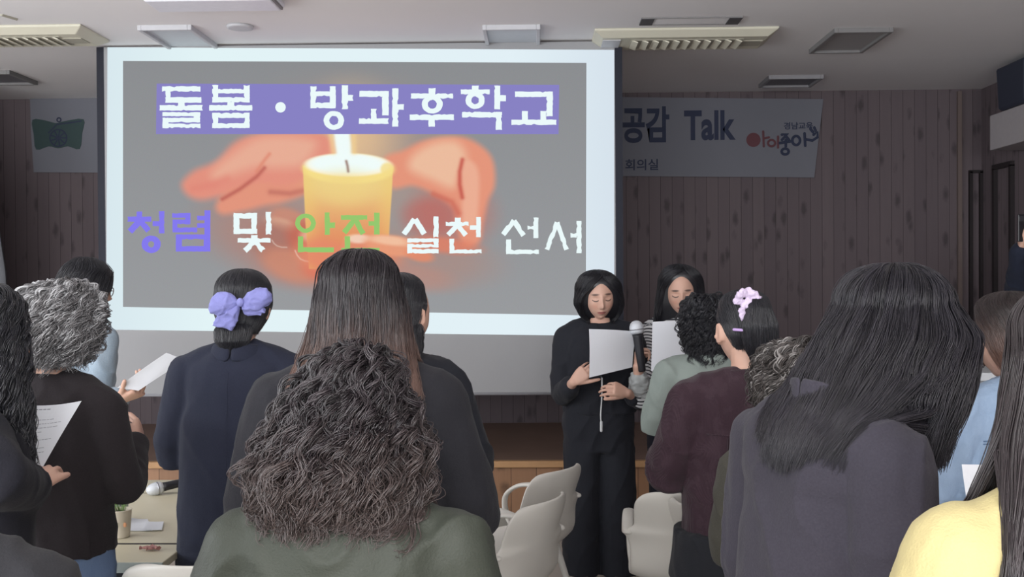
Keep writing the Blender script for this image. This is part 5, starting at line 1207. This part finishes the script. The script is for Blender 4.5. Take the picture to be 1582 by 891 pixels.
# --- brown-grey curls, olive coat -----------------------------------------------------------------------
h_ash = hair_mat('hair_ash_brown', (84, 78, 76), vary=.4, rough=.45, grey=(.15, (140, 136, 134)))
def olive():
    p = Person('person with short ash brown curls in olive coat, half hidden by the charcoal coat', 1240, 545, 2.5, -34, head=(10, 12, 0), lean=6, w=.92, vox=.0075)
    p.body(reading(p)); m = cloth('olive_wool', (80, 78, 70), .9, 'heather', (90, 88, 80)); p.top('coat', m, .030, .40, (.080, .074, .056), .97, .009, .007, 91, boxy=.9, slope=.01)
    p.legs('trousers', cloth('dark_trousers12', (50, 50, 56)), (.09, .08, .07)); p.shoes(plain('black_shoe12', (40, 38, 40), .4))
    p.hair(h_ash, [(530, 1226, 1226, 0, .0), (568, 1180, 1274, 0, .115), (600, 1174, 1278, 0, .115), (628, 1182, 1270, -.02, .10), (648, 1196, 1254, -.03, .07)], 3600, 92, face=[(545, 0), (570, 30), (660, 60)], rad=.0010, curl=(.011, .038), clump=10, hull=.86, lift=(.88, 1.03), hull_noise=.01, wander=.008, end_j=.12, pts=50)
olive()
# --- charcoal coat, big sweep of dark hair -------------------------------------------------------------
h_dark = hair_mat('hair_dark', (42, 40, 46), vary=.45, rough=.34, spec=.36)
def charcoal():
    p = Person('person with shoulder-length dark hair bowed forward, in charcoal purple coat', 1385, 424, 1.78, -68, head=(-2, 30, -4), lean=9, w=.92, fat=.88, vox=.006, head_s=1.08, fwd=.06)
    rw = p.loc(1440, 900, 1.85)
    ar = reading(p, (.205, -.01, .99), (.12, .22, .98)); p.body(ar)
    m = cloth('charcoal_purple', (64, 61, 71), .92, 'heather', (76, 73, 84), sheen=.2)
    p.top('coat', m, .024, .45, (.072, .068, .054), .97, .006, .007, 101, boxy=.8, slope=.004, fx=8, fz=2.2, collar=dict(h=.05, r_=.068, z=1.335, th=.007))
    0 and seams(p, p.top_o, [[(-.075 - .02 * math.sin(q * .25), z) for q, z in enumerate(np.linspace(1.30, .6, 22))], [(.075 + .02 * math.sin(q * .25), z) for q, z in enumerate(np.linspace(1.30, .6, 22))]], m)
    p.legs('trousers', cloth('dark_trousers13', (50, 50, 56)), (.09, .08, .07)); p.shoes(plain('black_shoe13', (40, 38, 40), .4))
    def ends(ph): return 1.0 - .10 * math.exp(-((abs(ph) - 2.2) / .5) ** 2)
    p.hair(h_dark, [(408, 1380, 1380, .0, .0), (470, 1296, 1462, .0, .11), (520, 1262, 1492, -.02, .125), (565, 1240, 1484, -.035, .13), (610, 1240, 1464, -.045, .13), (655, 1254, 1442, -.05, .12), (700, 1250, 1428, -.055, .11)], 9500, 102, face=[(440, 0), (500, 12), (560, 24), (700, 34)], rad=.00065, frizz=.0018, end_j=.10, lift=(.86, 1.02), hull=.88, hull_top=.97, curl=(.005, .25), clump=14, end_fn=ends, pts=26, maxp=.13)
charcoal()
# --- denim jacket ------------------------------------------------------------------------------------------
h_aub = hair_mat('hair_auburn_tied', (54, 46, 46), tip=(98, 72, 62), vary=.4, rough=.38)
def denim():
    p = Person('person in light blue denim jacket with tied auburn-brown hair', 1562, 458, 2.75, 8, head=(22, 8, 0), w=1.08, vox=.006, head_s=1.04)
    p.body(reading(p, (.26, .05, 1.02), (.15, .27, 1.06)))
    m = cloth('light_denim', (122, 144, 172), .85, 'denim', (152, 172, 196)); o = p.top('jacket', m, .032, .78, (.084, .078, .060), .97, .007, .010, 111, boxy=.8, fx=9, fz=5)
    p.collar(o, m, h=.045, r_=.070, drop=.03, z=1.325, th=.008)
    bpy.context.view_layer.update(); g = G()
    def snap(x, z):
        hit = o.ray_cast(p.bend(X(x, -.5, z) * p.k), X(0, 1, 0)); return (hit[1] + X(0, -.0005, 0)) if hit[0] else p.bend(X(x, -.16, z) * p.k)
    for dz in (0, .008): g.tube([snap(x, 1.20 + dz + .02 * math.cos(x * 9)) for x in np.linspace(-.17, .17, 14)], .0016, 6)
    for x0_ in (): g.tube([snap(x0_ + .02 * math.sin(q * .3), z) for q, z in enumerate(np.linspace(1.26, 1.05, 9))], .0016, 6)
    obj('seam', g, cloth('denim_stitch', (112, 138, 170), .8), o, smooth=True)
    p.legs('trousers', cloth('dark_trousers14', (50, 50, 56)), (.09, .08, .07)); p.shoes(plain('black_shoe14', (40, 38, 40), .4))
    p.hair(h_aub, [(450, 1562, 1562, 0, .0), (480, 1512, 1610, 0, .105), (510, 1504, 1618, 0, .105), (540, 1512, 1612, -.02, .09), (566, 1528, 1598, -.03, .065)], 4200, 112, face=[(460, 0), (480, 25), (500, 55), (520, 76), (570, 80)], rad=.0008, frizz=.0012, end_j=.04, lift=(.96, 1.015), hull=.965)
    p.hair(h_aub, [(475, 1590, 1590, -.10, .0), (500, 1575, 1625, -.125, .035), (560, 1580, 1628, -.12, .035), (620, 1590, 1618, -.11, .02)], 1200, 113, rad=.0008, name='ponytail')
    g = G(); g.tube([p.loc(1506, 500, 2.75 + .02), p.loc(1505, 530, 2.75 + .02), p.loc(1512, 552, 2.75 + .01), p.loc(1519, 566, 2.75)], [.006, .008, .006, .003], 10, round_ends=True); obj('side_lock', g, h_aub, p.t, smooth=True)
    paper('white sheet held low beside the light denim jacket', [at(1486, 717, 1.50), at(1640, 712, 1.50), at(1645, 800, 1.44), at(1500, 812, 1.44)], .004, 5, side=1)
denim()
# --- yellow sweater --------------------------------------------------------------------------------------------
h_str = hair_mat('hair_straight_dark', (54, 48, 50), vary=.45, rough=.34, spec=.4)
def yellow():
    p = Person('person with very long straight dark hair in pale yellow sweater, bottom right corner', 1700, 440, 1.2, 2, head=(0, 8, 0), w=1.10, fat=1.04, vox=.006)
    p.body(reading(p, wr=(.10, .24, 1.16))); m = cloth('pale_yellow', (180, 167, 120), .8, amp=.03, sheen=.2); p.top('sweater', m, .030, .72, (.082, .072, .055), .97, .006, .006, 121, boxy=.8, slope=.008, fx=7, fz=3)
    p.legs('trousers', cloth('dark_trousers15', (50, 50, 56)), (.09, .08, .07)); p.shoes(plain('black_shoe15', (40, 38, 40), .4))
    g = G(); n0 = [p.bend(X(.085 * math.cos(a_), -.012 + .078 * math.sin(a_), 1.335) * p.k) for a_ in [2 * PI * q / 24 for q in range(25)]]; g.tube(n0, .020, 14); me = remesh(g, .005, 3, 'hood'); folds(me, .006, 6, 14, 14); me.materials.append(cloth('shaded_yellow_collar', (128, 120, 92), .85)); link('collar', me, p.t)  # collar colour is darkened to carry the shadow of the hair
    p.hair(h_str, [(425, 1700, 1700, .01, .0), (520, 1586, 1812, .0, .125), (600, 1564, 1815, -.01, .12), (680, 1535, 1815, -.03, .11), (760, 1505, 1815, -.06, .11), (830, 1480, 1815, -.08, .10), (900, 1464, 1800, -.09, .10), (1010, 1450, 1810, -.10, .10)], 5200, 122, face=[(440, 0), (500, 12), (560, 26), (900, 34)], rad=.00075, frizz=.0010, end_j=.12, lift=(.93, 1.02), hull=.72, hull_top=.97, curl=(.002, .3), clump=22, pts=26, maxp=.25)
yellow()
# --- far right with a phone ----------------------------------------------------------------------------------------
def phone_man():
    p = Person('person in dark blue jacket at the far right wall, holding up a phone', 1622, 395, 5.9, 160, head=(0, 0, 0), w=1.05, vox=.0045)
    rw = p.loc(1577, 384, 5.62); re_ = p.loc(1572, 452, 5.85); lw = p.loc(1640, 520, 5.7); le = p.loc(1668, 520, 5.9)
    p.body({1: (re_, rw), -1: (le, lw)}, [dict(w=rw, d=p.loc(1580, 355, 5.60) - rw, n=p.loc(1600, 384, 5.60) - rw, side=-1, curls=[(12, 8, 5), (55, 50, 30), (60, 55, 30), (62, 55, 30)], thumb=(15, 10, 5), s=1.05)])
    m = cloth('dark_blue_jacket', (48, 54, 72), .8); p.top('jacket', m, .026, .78, (.072, .066, .052), .92, .008, .007, 131, boxy=.7); p.collar(p.top_o, m, h=.035, r_=.064, drop=.02, z=1.335)
    p.legs('trousers', cloth('dark_trousers16', (44, 44, 50)), (.095, .08, .075)); p.shoes(plain('black_shoe16', (40, 38, 40), .4))
    p.hair(h_black, [(388, 1622, 1622, 0, .0), (410, 1592, 1652, 0, .1), (430, 1590, 1654, 0, .1), (450, 1598, 1646, .02, .08)], 900, 132, face=[(398, 0), (410, 35), (425, 60), (450, 75)], rad=.001)
    c = at(1583, 352, 5.575); t = thing('smartphone', 'black smartphone held up at the far right edge', 'phone', tuple(c), YAW)
    obj('body', G().box((0, 0, 0), (.074, .009, .15)), plain('phone_black', (30, 30, 34), .3), t, bevel=.004); obj('screen', G().box((0, .005, 0), (.068, .001, .142)), plain('phone_glass', (20, 20, 24), .1), t); obj('camera_bump', G().box((-.018, -.006, .05), (.028, .003, .028)), plain('phone_camera', (50, 50, 54), .3), t, bevel=.001)
phone_man()
